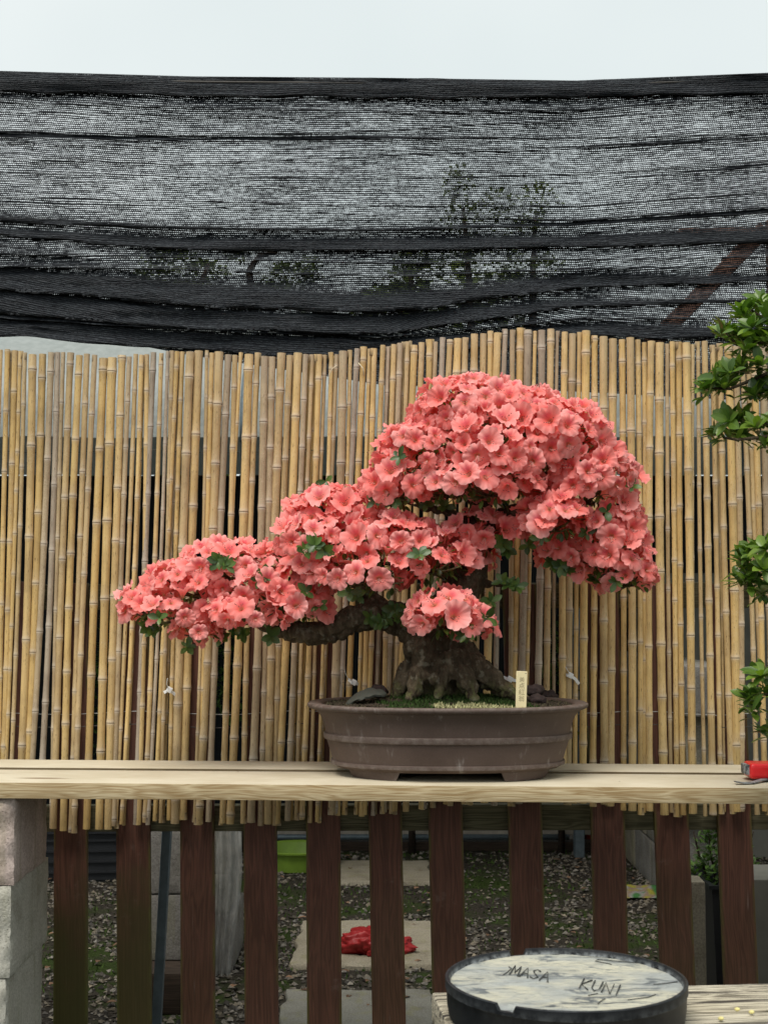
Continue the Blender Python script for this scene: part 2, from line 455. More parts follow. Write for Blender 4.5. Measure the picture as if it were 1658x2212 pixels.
def mk_lid_face():
    m = Mat('lid_residue', 0.35, 0.5)
    v = m.n('TexCoord').outputs['Object']
    vs = m.n('VectorMath', {0: v, 1: (0.8, 2.3, 1)}, operation='MULTIPLY').outputs[0]
    a = m.noise(vs, 16.0, 8, 0.72, 1.2); b = m.noise(vs, 60.0, 8, 0.75, 0.8); d = m.noise(vs, 4.5, 4, 0.6, 0.6)
    c = m.mix(m.mask(d, 0.38, 0.60), (0.40, 0.425, 0.415, 1), (0.60, 0.575, 0.45, 1))
    c = m.mix(m.math('MULTIPLY', m.mask(b, 0.46, 0.60), 0.55), c, (0.30, 0.315, 0.30, 1))
    c = m.mix(m.mask(a, 0.50, 0.62), c, (0.15, 0.17, 0.18, 1))
    c = m.mix(m.math('MULTIPLY', m.mask(b, 0.60, 0.70), 0.7), c, (0.07, 0.08, 0.085, 1))
    c = m.mix(m.mask(m.math('ADD', m.math('MULTIPLY', a, 0.75), m.math('MULTIPLY', d, 0.30)), 0.60, 0.68), c, (0.05, 0.06, 0.07, 1))
    m.base(c)
    m.bump(m.math('ADD', a, m.math('MULTIPLY', b, 0.6)), 1.0, 0.006)
    return m.m
def mk_black_plastic():
    m = Mat('black_plastic', 0.45, 0.22)
    v = m.coord('Object')
    a = m.noise(v, 60.0, 5, 0.7); b = m.noise(v, 7.0, 4)
    c = m.ramp(m.math('ADD', m.math('MULTIPLY', a, 0.5), m.math('MULTIPLY', b, 0.5)), [(0.35, (0.005, 0.006, 0.008)), (0.65, (0.012, 0.014, 0.017)), (0.9, (0.05, 0.054, 0.058))])
    e = m.n('SeparateColor', {0: m.attr().outputs['Color']}).outputs[0]
    c = m.mix(m.math('MULTIPLY', e, m.mask(a, 0.35, 0.65)), c, (0.30, 0.32, 0.33, 1))
    m.base(c)
    m.bump(a, 0.1, 0.001)
    return m.m
def mk_cloth(name, c1, c2, rough=0.5, trans=0.15, alpha=1.0):
    m = Mat(name, rough, 0.35)
    v = m.coord('Object')
    n = m.noise(v, 25.0, 5, 0.6)
    c = m.mix(m.mask(n, 0.35, 0.65), (*c1, 1), (*c2, 1))
    m.base(c)
    m.bump(n, 0.3, 0.01)
    tr = m.n('BsdfTranslucent', {'Color': c})
    ms = m.n('MixShader', {0: trans, 1: m.b.outputs[0], 2: tr.outputs[0]}).outputs[0]
    if alpha < 1:
        ms = m.n('MixShader', {0: 1 - alpha, 1: ms, 2: m.n('BsdfTransparent').outputs[0]}).outputs[0]
    m.t.links.new(ms, m.out.inputs[0])
    return m.m

BAMBOO = mk_bamboo()
PINE = mk_wood('pale_pine', (0.64, 0.54, 0.355), (0.29, 0.19, 0.085), 0.7, 0, 1.5, True, contrast=0.9)
PINE_TOP = mk_wood('pine_weathered_top', (0.66, 0.615, 0.505), (0.50, 0.435, 0.315), 0.75, 0, 1.4, True, contrast=0.6)
PINE_GAP_SHADE = mk_wood('pine_gap_shade', (0.20, 0.15, 0.085), (0.11, 0.08, 0.045), 0.9, 0, 2.2, False)  # rear board sides, darkened to paint in the shade of the gap
PICKET = mk_wood('maroon_stain', (0.190, 0.080, 0.054), (0.095, 0.042, 0.030), 0.6, 2, 1.0, True, alg=True, scratch=(0.30, 0.22, 0.18))
GREYWOOD = mk_wood('weathered_wood', (0.56, 0.51, 0.40), (0.06, 0.05, 0.036), 0.9, 0, 1.6, False, contrast=1.5, crack=1.0)
RAILWOOD = mk_wood('mossy_rail_wood', (0.19, 0.17, 0.105), (0.07, 0.062, 0.036), 0.9, 0, 1.0, True)
DARKWOOD = mk_wood('dark_timber', (0.062, 0.042, 0.030), (0.025, 0.018, 0.013), 0.9, 0, 1.0, True)
BROWNWOOD = mk_wood('brown_frame_timber', (0.24, 0.13, 0.095), (0.16, 0.08, 0.055), 0.8, 0, 1.0, True)
BLOCK_PINK = mk_block('pinkish_block', (0.66, 0.54, 0.49), (0.42, 0.335, 0.30))
BLOCK_GREY = mk_block('grey_block', (0.60, 0.58, 0.51), (0.39, 0.375, 0.32))
BLOCK_DARK = mk_block('dark_block', (0.27, 0.255, 0.235), (0.16, 0.15, 0.135))
SLAB = mk_block('paving_concrete', (0.33, 0.295, 0.225), (0.21, 0.185, 0.14))
SLAB_GREY = mk_block('grey_paving_concrete', (0.24, 0.23, 0.20), (0.16, 0.155, 0.13))
PETAL = mk_petal()
STAMEN = mk_vcol('stamen', 0.5, 0.3)
LEAF = mk_leaf('azalea_leaf', [(0.042, 0.082, 0.024), (0.07, 0.13, 0.032), (0.11, 0.19, 0.04), (0.055, 0.10, 0.028)])
LEAF_BUSH = mk_leaf('bush_leaf', [(0.045, 0.095, 0.02), (0.085, 0.155, 0.026), (0.20, 0.30, 0.045), (0.06, 0.12, 0.022), (0.12, 0.20, 0.032)], 0.32, 0.3)
LEAF_FAR = mk_leaf('far_leaf', [(0.09, 0.105, 0.075), (0.12, 0.135, 0.09), (0.10, 0.11, 0.08)], 0.8, 0.5, 0.1)
NET = mk_net()
BARK = mk_bark()
GROUND = mk_ground()
POT = mk_pot()
BLACKP = mk_black_plastic()
LIDFACE = mk_lid_face()
VCOL = mk_vcol('loose_bits')
GREYSHEET = mk_cloth('grey_plastic_sheet', (0.25, 0.275, 0.265), (0.30, 0.325, 0.315), 0.45, 0.15)
CLEARSHEET = mk_cloth('clear_plastic_film', (0.42, 0.43, 0.42), (0.55, 0.55, 0.52), 0.3, 0.3, 0.45)
REDCLOTH = mk_cloth('red_film', (0.30, 0.016, 0.018), (0.42, 0.035, 0.036), 0.4, 0.25)
BLACKBOX = plain('matt_black_plastic', (0.014, 0.015, 0.017), 0.5, 0.4, 0.3, 20, 0.1)
BLACKSHEET = plain('black_mesh_sheet', (0.012, 0.014, 0.016), 0.8, 0.2)
STEEL = plain('galvanised_steel', (0.13, 0.165, 0.185), 0.5, 0.4, 0.25, 40, 0.1, 0.3)
TAN = plain('tan_board', (0.33, 0.29, 0.24), 0.9)
GREENP = plain('green_plastic', (0.17, 0.27, 0.035), 0.45, 0.4, 0.2, 20)
REDP = plain('red_plastic', (0.60, 0.012, 0.016), 0.28, 0.5, 0.1, 20, 0.03)
ORANGEP = plain('orange_plastic', (0.62, 0.06, 0.02), 0.5, 0.4, 0.15)
WHITEP = plain('white_nylon', (0.80, 0.80, 0.79), 0.35, 0.5, 0.1, 30, 0.02)
CREAM = plain('cream_label', (0.70, 0.60, 0.36), 0.5, 0.3, 0.06, 60, 0.03)
INK = plain('faded_ink', (0.30, 0.25, 0.15), 0.8, 0.1)
GROOVE = plain('dark_groove', (0.06, 0.063, 0.06), 0.8, 0.1)
SOIL = plain('soil', (0.05, 0.038, 0.028), 0.95, 0.1, 0.4, 90, 0.8)
LUMP = plain('dark_organic_lump', (0.035, 0.024, 0.022), 0.85, 0.2, 0.5, 120, 0.9)
GREYSTONE = plain('grey_stone', (0.060, 0.063, 0.052), 0.8, 0.2, 0.15, 60, 0.3)
WIRE = plain('tie_wire', (0.05, 0.045, 0.04), 0.6, 0.4)
PALEWIRE = plain('pale_wire', (0.55, 0.56, 0.55), 0.5, 0.4)
WALLGREY = plain('grey_render', (0.17, 0.165, 0.14), 0.95, 0.1, 0.2, 12, 0.4)

# ================================================================== SETTING
def ground_sheet():
    m = MB()
    m.add([(-250, -60, 0), (250, -60, 0), (250, 400, 0), (-250, 400, 0)], [(0, 1, 2, 3)])
    o = m.obj('ground', GROUND, smooth=False)
    tag(o, 'dark gravel yard ground with moss patches', 'ground', kind='structure')
ground_sheet()

# ================================================================== SHELF
SH_TOP = 0.926
SH_TILT = 0.0072
SH_X0 = 0.15
def shelf_z(x):
    return SH_TOP - (x - SH_X0) * SH_TILT
def build_shelf():
    root = empty('shelf', (SH_X0, 0, SH_TOP), (0, SH_TILT, 0))
    tag(root, 'pale pine shelf of two boards carrying the flowering tree', 'shelf')
    for d, loc, edge in (((2.9, 0.250, 0.038), (0.1, 0.125, -0.019), PINE), ((2.9, 0.175, 0.037), (0.1, 0.272 + 0.0875, -0.0155), PINE_GAP_SHADE)):
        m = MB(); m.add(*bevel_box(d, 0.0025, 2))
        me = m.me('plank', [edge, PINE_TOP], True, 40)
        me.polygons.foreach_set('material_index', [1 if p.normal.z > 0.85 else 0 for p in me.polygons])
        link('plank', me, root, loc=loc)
build_shelf()

# ================================================================== BLOCKS UNDER THE SHELF
def build_blocks():
    top = shelf_z(-0.95) - 0.038
    specs = [(0.208, 32, 0.335, BLOCK_PINK, 'rough pinkish concrete block, topmost of the stack under the shelf', 0.0),
             (0.217, 24, 0.385, BLOCK_GREY, 'smooth grey concrete block, directly below the pinkish block', 0.0),
             (0.235, 14, 0.37, BLOCK_GREY, 'grey streaked concrete block cut by the lower left corner of the photo', 0.0),
             (0.2335, 10, 0.37, BLOCK_GREY, 'grey concrete block standing on the ground, lowest of the shelf stack', 0.0)]
    z = top
    for k, (h, px, dep, mat, lab, ry) in enumerate(specs):
        zc = z - h / 2
        fx = at_y(px, 1820 + k * 150, 0.012).x if k < 3 else -0.905
        wdt = 0.44
        o = empty('concrete_block', (fx - wdt / 2, 0.012 + dep / 2, z - h))
        tag(o, lab, 'block', 'concrete blocks stacked under the shelf')
        m = MB()
        # body with a split rough front face
        bm = bmesh.new()
        nx, ny, nz_ = 26, 12, 14
        def pt(i, j, k2):
            return Vector((-wdt / 2 + wdt * i / nx, -dep / 2 + dep * j / ny, h * k2 / nz_))
        idx = {}
        for i in range(nx + 1):
            for j in range(ny + 1):
                for k2 in range(nz_ + 1):
                    if i in (0, nx) or j in (0, ny) or k2 in (0, nz_):
                        p = pt(i, j, k2)
                        q = p + Vector((k * 3.3, 0, 0))
                        if j == 0:
                            e = min(1, min(k2, nz_ - k2) / 1.5) * min(1, (nx - i) / 1.5)
                            p.y -= (0.010 + 0.013 * mnoise.noise(q * 22) + 0.010 * mnoise.noise(q * 60)) * e - 0.006
                        p += Vector(mnoise.noise_vector(q * 30)) * 0.0012
                        # worn arrises
                        ed = sum([i in (0, nx), j in (0, ny), k2 in (0, nz_)])
                        if ed >= 2:
                            c = Vector((0, 0, h / 2))
                            p += (c - p).normalized() * (0.004 + 0.003 * mnoise.noise(q * 50))
                        idx[(i, j, k2)] = len(m.v)
                        m.v.append(tuple(p)); m.c.append((1, 1, 1, 1))
        def quad(a, b, c, d):
            m.f.append((idx[a], idx[b], idx[c], idx[d])); m.m.append(0)
        for i in range(nx):
            for k2 in range(nz_):
                quad((i, 0, k2), (i + 1, 0, k2), (i + 1, 0, k2 + 1), (i, 0, k2 + 1))
                quad((i + 1, ny, k2), (i, ny, k2), (i, ny, k2 + 1), (i + 1, ny, k2 + 1))
            for j in range(ny):
                quad((i, j + 1, 0), (i + 1, j + 1, 0), (i + 1, j, 0), (i, j, 0))
                quad((i, j, nz_), (i + 1, j, nz_), (i + 1, j + 1, nz_), (i, j + 1, nz_))
        for j in range(ny):
            for k2 in range(nz_):
                quad((nx, j, k2), (nx, j + 1, k2), (nx, j + 1, k2 + 1), (nx, j, k2 + 1))
                quad((0, j + 1, k2), (0, j, k2), (0, j, k2 + 1), (0, j + 1, k2 + 1))
        me = m.me('block_body', mat, True, 45)
        bm.free()
        link('block_body', me, o)
        z -= h
build_blocks()

# ================================================================== PICKET FENCE
def build_pickets():
    YP = 0.605
    root = empty('picket_fence', (0, YP, 0))
    tag(root, 'dark maroon stained picket fence standing behind the bamboo screen', 'fence')
    P = [(-18, 55, -22, 50, .9), (118, 190, 118, 188, 1.0), (252, 325, 253, 329, .85), (390, 463, 391, 465, .15), (526, 598, 527, 603, .1), (661, 735, 663, 738, .1),
         (796, 868, 803, 876, .25), (925, 999, 934, 1008, .1), (1097, 1170, 1107, 1180, .1), (1275, 1348, 1285, 1359, .15), (1412, 1486, 1427, 1504, .3), (1548, 1621, 1565, 1638, .2), (1686, 1760, 1706, 1780, .2)]
    zt = 1.42
    extra = [(-0.94 - 0.175 * k) for k in range(1, 5)], [(1.17 + 0.175 * k) for k in range(1, 5)]
    items = []
    for a, b, c, d, alg in P:
        top_c = at_y((a + b) / 2, 1800, YP); bot_c = at_y((c + d) / 2, 2200, YP)
        wd = (b - a) / ppm(YP, 0.8)
        dz = top_c.z - bot_c.z
        sl = (top_c.x - bot_c.x) / dz
        x0 = bot_c.x - sl * bot_c.z
        items.append((x0, sl, wd, alg))
    for x in extra[0] + extra[1]:
        items.append((x, 0.0, 0.095, 0.3))
    for x0, sl, wd, alg in items:
        h = zt + random.uniform(-0.012, 0.012) - 0.02
        vs, fs = bevel_box((wd, 0.021, h), 0.003, 2)
        m = MB(); m.add([v + Vector((0, 0, h / 2)) for v in vs], fs)
        o = m.obj('picket', PICKET, root, True, 40, loc=(x0, 0, 0.02), rot=(0, math.atan(sl), 0))
        o.color = (alg, alg, alg, 1)
    zr = at_y(900, 1763, 0.65).z
    for z in (zr, zr + 0.62 - 0.0):
        solid('rail', (4.4, 0.042, 0.072), RAILWOOD, root, 0.004, 2, loc=(0.1, 0.034, z), rot=(0, -0.003, 0))
    zr2 = at_y(900, 1763, 0.65).z
    # posts that hold the rails (out of the picture)
    for x in (-1.7, 1.85):
        solid('post', (0.09, 0.09, 1.45), PICKET, root, 0.004, 2, loc=(x, 0.10, 0.72))
build_pickets()

# ================================================================== BAMBOO SCREEN
TOPX = [-400, 0, 60, 150, 270, 330, 393, 470, 554, 610, 687, 740, 787, 854, 910, 961, 1021, 1060, 1095, 1134, 1200, 1253, 1300, 1359, 1432, 1560, 1660, 2060]
TOPY = [750, 757, 762, 766, 772, 766, 758, 762, 767, 767, 765, 760, 752, 745, 740, 733, 726, 719, 711, 708, 717, 718, 725, 732, 739, 741, 748, 752]
BOTX = [-400, 104, 170, 250, 300, 400, 480, 560, 662, 700, 742, 850, 942, 1020, 1200, 1270, 1310, 1377, 1450, 1540, 1600, 2060]
BOTY = [1800, 1794, 1795, 1788, 1780, 1775, 1780, 1779, 1775, 1768, 1759, 1757, 1744, 1740, 1734, 1736, 1744, 1755, 1760, 1764, 1757, 1757]
LEANX = [-400, 0, 200, 700, 1100, 1250, 1400, 1500, 1660, 2060]
LEANY = [-34, -34, -33, -36, -20, -8, 4, 14, 36, 60]   # bottom shift in px
def cane_mesh(p0, p1, r, k):
    rs = random.Random(1000 + k)
    ax = p1 - p0
    L = ax.length
    z = -rs.uniform(0.02, 0.2)
    spacing = rs.uniform(0.135, 0.25) * (0.75 + 0.25 * r / 0.008)
    prof = []       # (z, radius factor, white, dark)
    nodes = []
    while z < L:
        nodes.append(z)
        z += spacing * rs.uniform(0.82, 1.15)
    prof.append((0, 1.0, 0, 0))
    for n in nodes:
        for dz, f, wht, drk in ((-0.05, 0.97, 0, 0), (-0.014, 1.0, 0.0, 0), (-0.0045, 1.09, 0.3, 0.05), (-0.0012, 1.13, 0.9, 0.1), (0.0, 1.06, 0.1, 1.0), (0.0014, 1.16, 0.9, 0.1), (0.0052, 1.11, 0.75, 0), (0.013, 1.02, 0.25, 0), (0.045, 0.97, 0, 0)):
            zz = n + dz
            if 0.001 < zz < L - 0.001:
                prof.append((zz, f, wht, drk))
    prof.append((L, 1.0, 0.3, 0))
    prof.sort()
    n = 12
    off = Vector((0, 0, 0))
    kx = {q: Vector((rs.uniform(-1, 1), rs.uniform(-0.6, 0.6), 0)) * 0.0022 for q in range(len(nodes) + 2)}
    d = ax.normalized()
    q = Vector((0, 0, 1)).rotation_difference(d)
    m = MB()
    tint = rs.random()
    kn = [0] + nodes + [L]
    lat = [Vector((rs.uniform(-1, 1), rs.uniform(-0.5, 0.5), 0)) * 0.0055 for _ in kn]
    bow = Vector((rs.uniform(-1, 1), 0, 0)) * 0.006
    rtaper = rs.uniform(-0.08, 0.10)
    for (zz, f, wht, drk) in prof:
        lx = float(np.interp(zz, kn, [a.x for a in lat])) if kn == sorted(kn) else 0
        ly = float(np.interp(zz, kn, [a.y for a in lat])) if kn == sorted(kn) else 0
        c = Vector((lx, ly, zz)) + bow * math.sin(math.pi * zz / L)
        rr = r * f * (1 + rtaper * (zz / L - 0.5) * 2)
        for a in range(n):
            an = 2 * math.pi * a / n
            m.v.append(tuple(q @ (c + Vector((math.cos(an), math.sin(an), 0)) * rr)))
            m.c.append((wht, drk, tint * 0.7 + 0.3 * mnoise.noise(Vector((k * 1.3, zz * 3, 0))) + 0.15, 1))
    for i in range(len(prof) - 1):
        for a in range(n):
            b = (a + 1) % n
            m.f.append((i * n + a, i * n + b, (i + 1) * n + b, (i + 1) * n + a)); m.m.append(0)
    # hollow ends
    for ring, zz, sgn in ((0, 0, 1), (len(prof) - 1, L, -1)):
        base = len(m.v)
        cc = Vector((lat[0].x if ring == 0 else lat[-1].x, lat[0].y if ring == 0 else lat[-1].y, 0))
        for rf, dz in ((0.72, 0), (0.66, 0.02 * sgn)):
            for a in range(n):
                an = 2 * math.pi * a / n
                m.v.append(tuple(q @ (cc + Vector((math.cos(an) * r * rf, math.sin(an) * r * rf, zz + dz)))))
                m.c.append((0.5 if dz == 0 else 0, 0 if dz == 0 else 1, tint, 1))
        for a in range(n):
            b = (a + 1) % n
            f1 = (ring * n + a, base + a, base + b, ring * n + b)
            f2 = (base + a, base + n + a, base + n + b, base + b)
            if sgn < 0: f1 = f1[::-1]; f2 = f2[::-1]
            m.f.append(f1); m.m.append(0); m.f.append(f2); m.m.append(0)
        fl = tuple(base + n + a for a in range(n))
        m.f.append(fl if sgn > 0 else fl[::-1]); m.m.append(0)
    return m.me('cane', BAMBOO, True, 50)
YB = 0.572
def build_bamboo():
    root = empty('bamboo_screen', (0, YB, 0.7))
    tag(root, 'tan bamboo cane screen tied upright in front of the dark picket fence', 'fence')
    x = -330.0
    rs = random.Random(5)
    k = 0
    s = ppm(YB, 1.3)
    while x < 2000:
        wd = rs.choice([8, 9, 9.5, 10.5, 11, 12, 12.5, 13, 13.5, 14.5, 15.5, 17, 18.5])
        if x > 1000: wd += rs.choice([0, 0, 1, 2, 3])
        gap = rs.choice([0.4, 0.8, 1.3, 1.8, 2.4, 3.0, 3.8, 4.6])
        if rs.random() < 0.04: gap += 3
        xc = x + wd / 2
        xt = xc; yt = lerp_tab(xt, TOPX, TOPY) + rs.uniform(-5, 5)
        ln = lerp_tab(xc, LEANX, LEANY) * rs.uniform(0.7, 1.3) + rs.choice((rs.uniform(-7, 7), rs.uniform(-7, 7), rs.uniform(-11, 11)))
        xb = xc + ln; yb = lerp_tab(xb, BOTX, BOTY) + rs.uniform(-6, 5)
        dY = rs.uniform(-0.006, 0.004)
        p1 = at_y(xt, yt, YB + dY); p0 = at_y(xb, yb, YB + dY)
        me = cane_mesh(p0, p1, wd / 2 / s, k)
        link('cane', me, root, loc=(p0.x, p0.y - YB, p0.z - 0.7))
        if rs.random() < 0.16:                 # a thin cane pressed in behind
            xx = x + wd + gap / 2
            pa = at_y(xx, yt + rs.uniform(-3, 8), YB + 0.015); pb = at_y(xx + ln, yb + rs.uniform(-8, 3), YB + 0.015)
            me = cane_mesh(pb, pa, 3.6 / s, k + 500)
            link('cane', me, root, loc=(pb.x, pb.y - YB, pb.z - 0.7))
        x += wd + gap
        k += 1
    for y, mat, dy in ((975, WIRE, 0.004), (1568, WIRE, 0.004), (1540, PALEWIRE, 0.016)):
        pts = []
        for i in range(60):
            xx = -330 + i * 40
            p = at_y(xx, y + 4 * math.sin(i * 0.7) + rs.uniform(-1.5, 1.5), YB + dy)
            pts.append((p.x, p.y - YB, p.z - 0.7))
        MB().tube(pts, 0.0011, 5).obj('tie_wire', mat, root)
build_bamboo()

# ================================================================== CABLE TIES ON THE SCREEN
def cable_tie(name, pts, head, tail, label, mat=WHITEP):
    YT = YB - 0.017
    hp = at_y(*head, YT - 0.004)
    root = empty(name, hp)
    tag(root, label, 'cable tie', 'cable ties holding the bamboo screen')
    L = [at_y(x, y, YT + dz) - hp for x, y, dz in pts]
    m = MB()
    vs, fs = [], []
    for i, p in enumerate(L):
        a = L[max(0, i - 1)]; b = L[min(len(L) - 1, i + 1)]
        t = (b - a).normalized(); nrm = Vector((0, -1, 0)); u = t.cross(nrm).normalized() * 0.0042
        for q in (p + u, p - u, p - u + Vector((0, 0.0016, 0)), p + u + Vector((0, 0.0016, 0))): vs.append(q)
    for i in range(len(L) - 1):
        for k in range(4):
            k2 = (k + 1) % 4
            fs.append((i * 4 + k, i * 4 + k2, i * 4 + 4 + k2, i * 4 + 4 + k))
    m.add(vs, fs); m.obj('strap', mat, root, True, 30)
    solid('head', (0.015, 0.011, 0.015), mat, root, 0.002, 2, rot=(0, 0.5, 0))
    if tail:
        tp = [at_y(x, y, YT - 0.006 - 0.012 * i) - hp for i, (x, y) in enumerate(tail)]
        MB().tube(tp, [0.0034, 0.0028, 0.0022, 0.0014][:len(tp)], 6, sq=0.4).obj('tail', mat, root)
cable_tie('cable_tie', [(354, 1496, 0), (366, 1490, -0.002), (378, 1500, 0.001), (386, 1506, 0.010)], (366, 1490), [(364, 1488), (360, 1478), (362, 1466)], 'white cable tie on the bamboo left of the brown pot, below the flower branch')
cable_tie('cable_tie', [(752, 1468, 0), (763, 1475, -0.002), (774, 1478, 0.008)], (764, 1474), [(762, 1472), (752, 1466), (746, 1455), (744, 1446)], 'white cable tie on bamboo just above the left end of the brown pot')
cable_tie('cable_tie', [(1084, 1462, 0.004), (1094, 1466, -0.002), (1102, 1468, -0.003), (1112, 1470, -0.002), (1122, 1472, 0.004)], (1101, 1467), None, 'clear cable tie on bamboo beside the cream plant label')
cable_tie('cable_tie', [(1222, 1458, 0), (1231, 1459, -0.003), (1242, 1467, -0.002), (1250, 1478, 0.006)], (1231, 1459), [(1230, 1456), (1224, 1447), (1221, 1441)], 'clear cable tie on bamboo above the right end of the brown pot')

# ================================================================== SHADE NET
def build_net():
    YN = 1.15
    root = empty('shade_net', (0, YN, 3.0))
    tag(root, 'black woven shade net sagging in folds above the bamboo screen', 'shade net')
    X5 = [-300, 0, 415, 829, 1243, 1658, 2000]
    top = [150, 153, 165, 168, 174, 157, 150]
    pl = [  # (centre, half height) of each pleat, where the cloth lies in three layers
        ([177, 177, 187, 191, 193, 181, 178], [23, 23, 20, 21, 19, 22, 22]),
        ([255, 265, 287, 297, 299, 291, 288], [5, 4, 3, 2.5, 1.5, 1, 1]),
        ([300, 306, 316, 325, 318, 268, 250], [0.2, 0.2, 0.2, 0.3, 1.5, 2, 2]),
        ([380, 390, 398, 405, 396, 345, 325], [0.2, 0.2, 0.2, 0.3, 1, 2, 2]),
        ([455, 474, 494, 497, 470, 415, 395], [5, 6, 3, 2, 4, 3.5, 3]),
        ([478, 502, 529, 529, 522, 512, 508], [4, 6, 13, 13, 12, 13, 12]),
        ([505, 540, 638, 660, 608, 602, 600], [18, 24, 24, 16, 15, 5, 5]),
        ([560, 596, 690, 703, 655, 650, 650], [24, 24, 20, 22, 6, 3, 3]),
        ([625, 652, 738, 756, 715, 722, 722], [20, 20, 18, 22, 14, 9, 9]),
    ]
    for k, (yl, yr) in enumerate(((222, 232), (240, 226), (285, 252), (345, 300), (372, 372), (425, 440), (436, 470), (548, 560), (575, 580), (686, 690))):
        if k in (7, 8, 9): ys = [yl - 40 * 0, yl, yl + 8, yl + 22, yr, yr - 4, yr - 8]
        else: ys = [yl, yl, yl + 10, (yl + yr) / 2 + 14, yr + 6, yr - 22, yr - 28]
        pl.append((ys, [0.3, 0.4, 1.0, 1.2, 1.4, 1.3, 1.0]))
    pl.sort(key=lambda a: a[0][3])
    for k in range(1, len(pl)):                 # keep the pleats in order all along the cloth
        for j in range(7):
            lo = pl[k - 1][0][j] + pl[k - 1][1][j] + 1.5
            if pl[k][0][j] - pl[k][1][j] < lo: pl[k][0][j] = lo + pl[k][1][j]
    bot = [684, 690, 768, 832, 846, 868, 880]
    cols = list(range(-520, 2200, 12))
    rows = None
    V, UV, Fc, GA = [], [], [], []
    nrow = 0
    for ci, x in enumerate(cols):
        vpts = [0.0]
        knots = [(lerp_tab(x, X5, top), 0.0)]
        layer = 0.0
        seq = [('t', knots[0][0])]
        pts = [(knots[0][0], 0.0)]
        for yc, hh in pl:
            y = lerp_tab(x, X5, yc) + 2.0 * mnoise.noise(Vector((x * 0.012, yc[0] * 0.3, 0)))
            h = max(0.15, lerp_tab(x, X5, hh) * (1 + 0.35 * mnoise.noise(Vector((x * 0.008, yc[0], 3)))))
            pts += [(y + h, layer), (y - h, layer + 0.012), (y + h * 0.98, layer + 0.022)]
            h0 = lerp_tab(x, X5, hh); y0 = lerp_tab(x, X5, yc)
            vpts += [y0 + h0, y0 - h0, y0 + h0]
            layer += 0.004
        pts.append((lerp_tab(x, X5, bot), layer))
        vpts.append(pts[-1][0]); vpts[0] = pts[0][0]
        vn = [0.0]
        for a, b in zip(vpts[:-1], vpts[1:]): vn.append(vn[-1] + abs(b - a) / 650.0)
        # resample each leg
        dense = []
        for q, (a, b) in enumerate(zip(pts[:-1], pts[1:])):
            nseg = 7
            for s in range(nseg):
                t = s / nseg
                dense.append((a[0] + (b[0] - a[0]) * t, a[1] + (b[1] - a[1]) * t, vn[q] + (vn[q + 1] - vn[q]) * t))
        dense.append((*pts[-1], vn[-1]))
        nrow = len(dense)
        for y, dep, v in dense:
            wrk = 0.012 * mnoise.noise(Vector((x * 0.004, y * 0.05, 1.7))) + 0.006 * mnoise.noise(Vector((x * 0.01, y * 0.16, 4.2)))
            p = at_y(x, y, YN + dep + wrk)
            V.append((p.x, p.y - YN, p.z - 3.0)); UV.append((p.x, v))
            g = 0.0
            for yc, hh in pl:
                h0 = lerp_tab(x, X5, hh)
                if h0 > 1.6:
                    g = max(g, min(1.0, h0 / 6) * math.exp(-max(0.0, abs(y - lerp_tab(x, X5, yc)) - h0) / (5 + 0.9 * h0)))
            zone = max(0.0, min(1.0, (y - lerp_tab(x, [0, 200, 415, 600, 829, 1100, 1658], [498, 550, 612, 642, 660, 705, 780])) / 25.0))
            GA.append(max(g, zone * 0.92))
    nc = len(cols)
    for i in range(nc - 1):
        for j in range(nrow - 1):
            a = i * nrow + j
            Fc.append((a, a + nrow, a + nrow + 1, a + 1))
    me = bpy.data.meshes.new('net_cloth')
    me.from_pydata(V, [], Fc)
    me.materials.append(NET)
    uvl = me.uv_layers.new(name='UVMap')
    li = np.empty(len(me.loops), dtype=np.int32)
    me.loops.foreach_get('vertex_index', li)
    uvl.data.foreach_set('uv', np.array(UV, dtype=np.float32)[li].ravel())
    ga = me.attributes.new('gather', 'FLOAT', 'POINT'); ga.data.foreach_set('value', GA)
    me.polygons.foreach_set('use_smooth', [True] * len(me.polygons))
    link('net_cloth', me, root)
    pts = []
    for x in range(-520, 2200, 40):
        p = at_y(x, lerp_tab(x, X5, top) + 12, YN + 0.006)
        pts.append((p.x, p.y - YN, p.z - 3.0))
    MB().tube(pts, 0.004, 6).obj('support_wire', WIRE, root)
    # the tail of cloth that hangs lower behind the screen, edge cord
    pts = []
    for x in range(-300, 700, 30):
        p = at_y(x, lerp_tab(x, X5, bot) - 4 + 2 * math.sin(x * 0.03), YN + 0.092)
        pts.append((p.x, p.y - YN, p.z - 3.0))
    MB().tube(pts, 0.0022, 5).obj('edge_cord', PALEWIRE, root)
build_net()

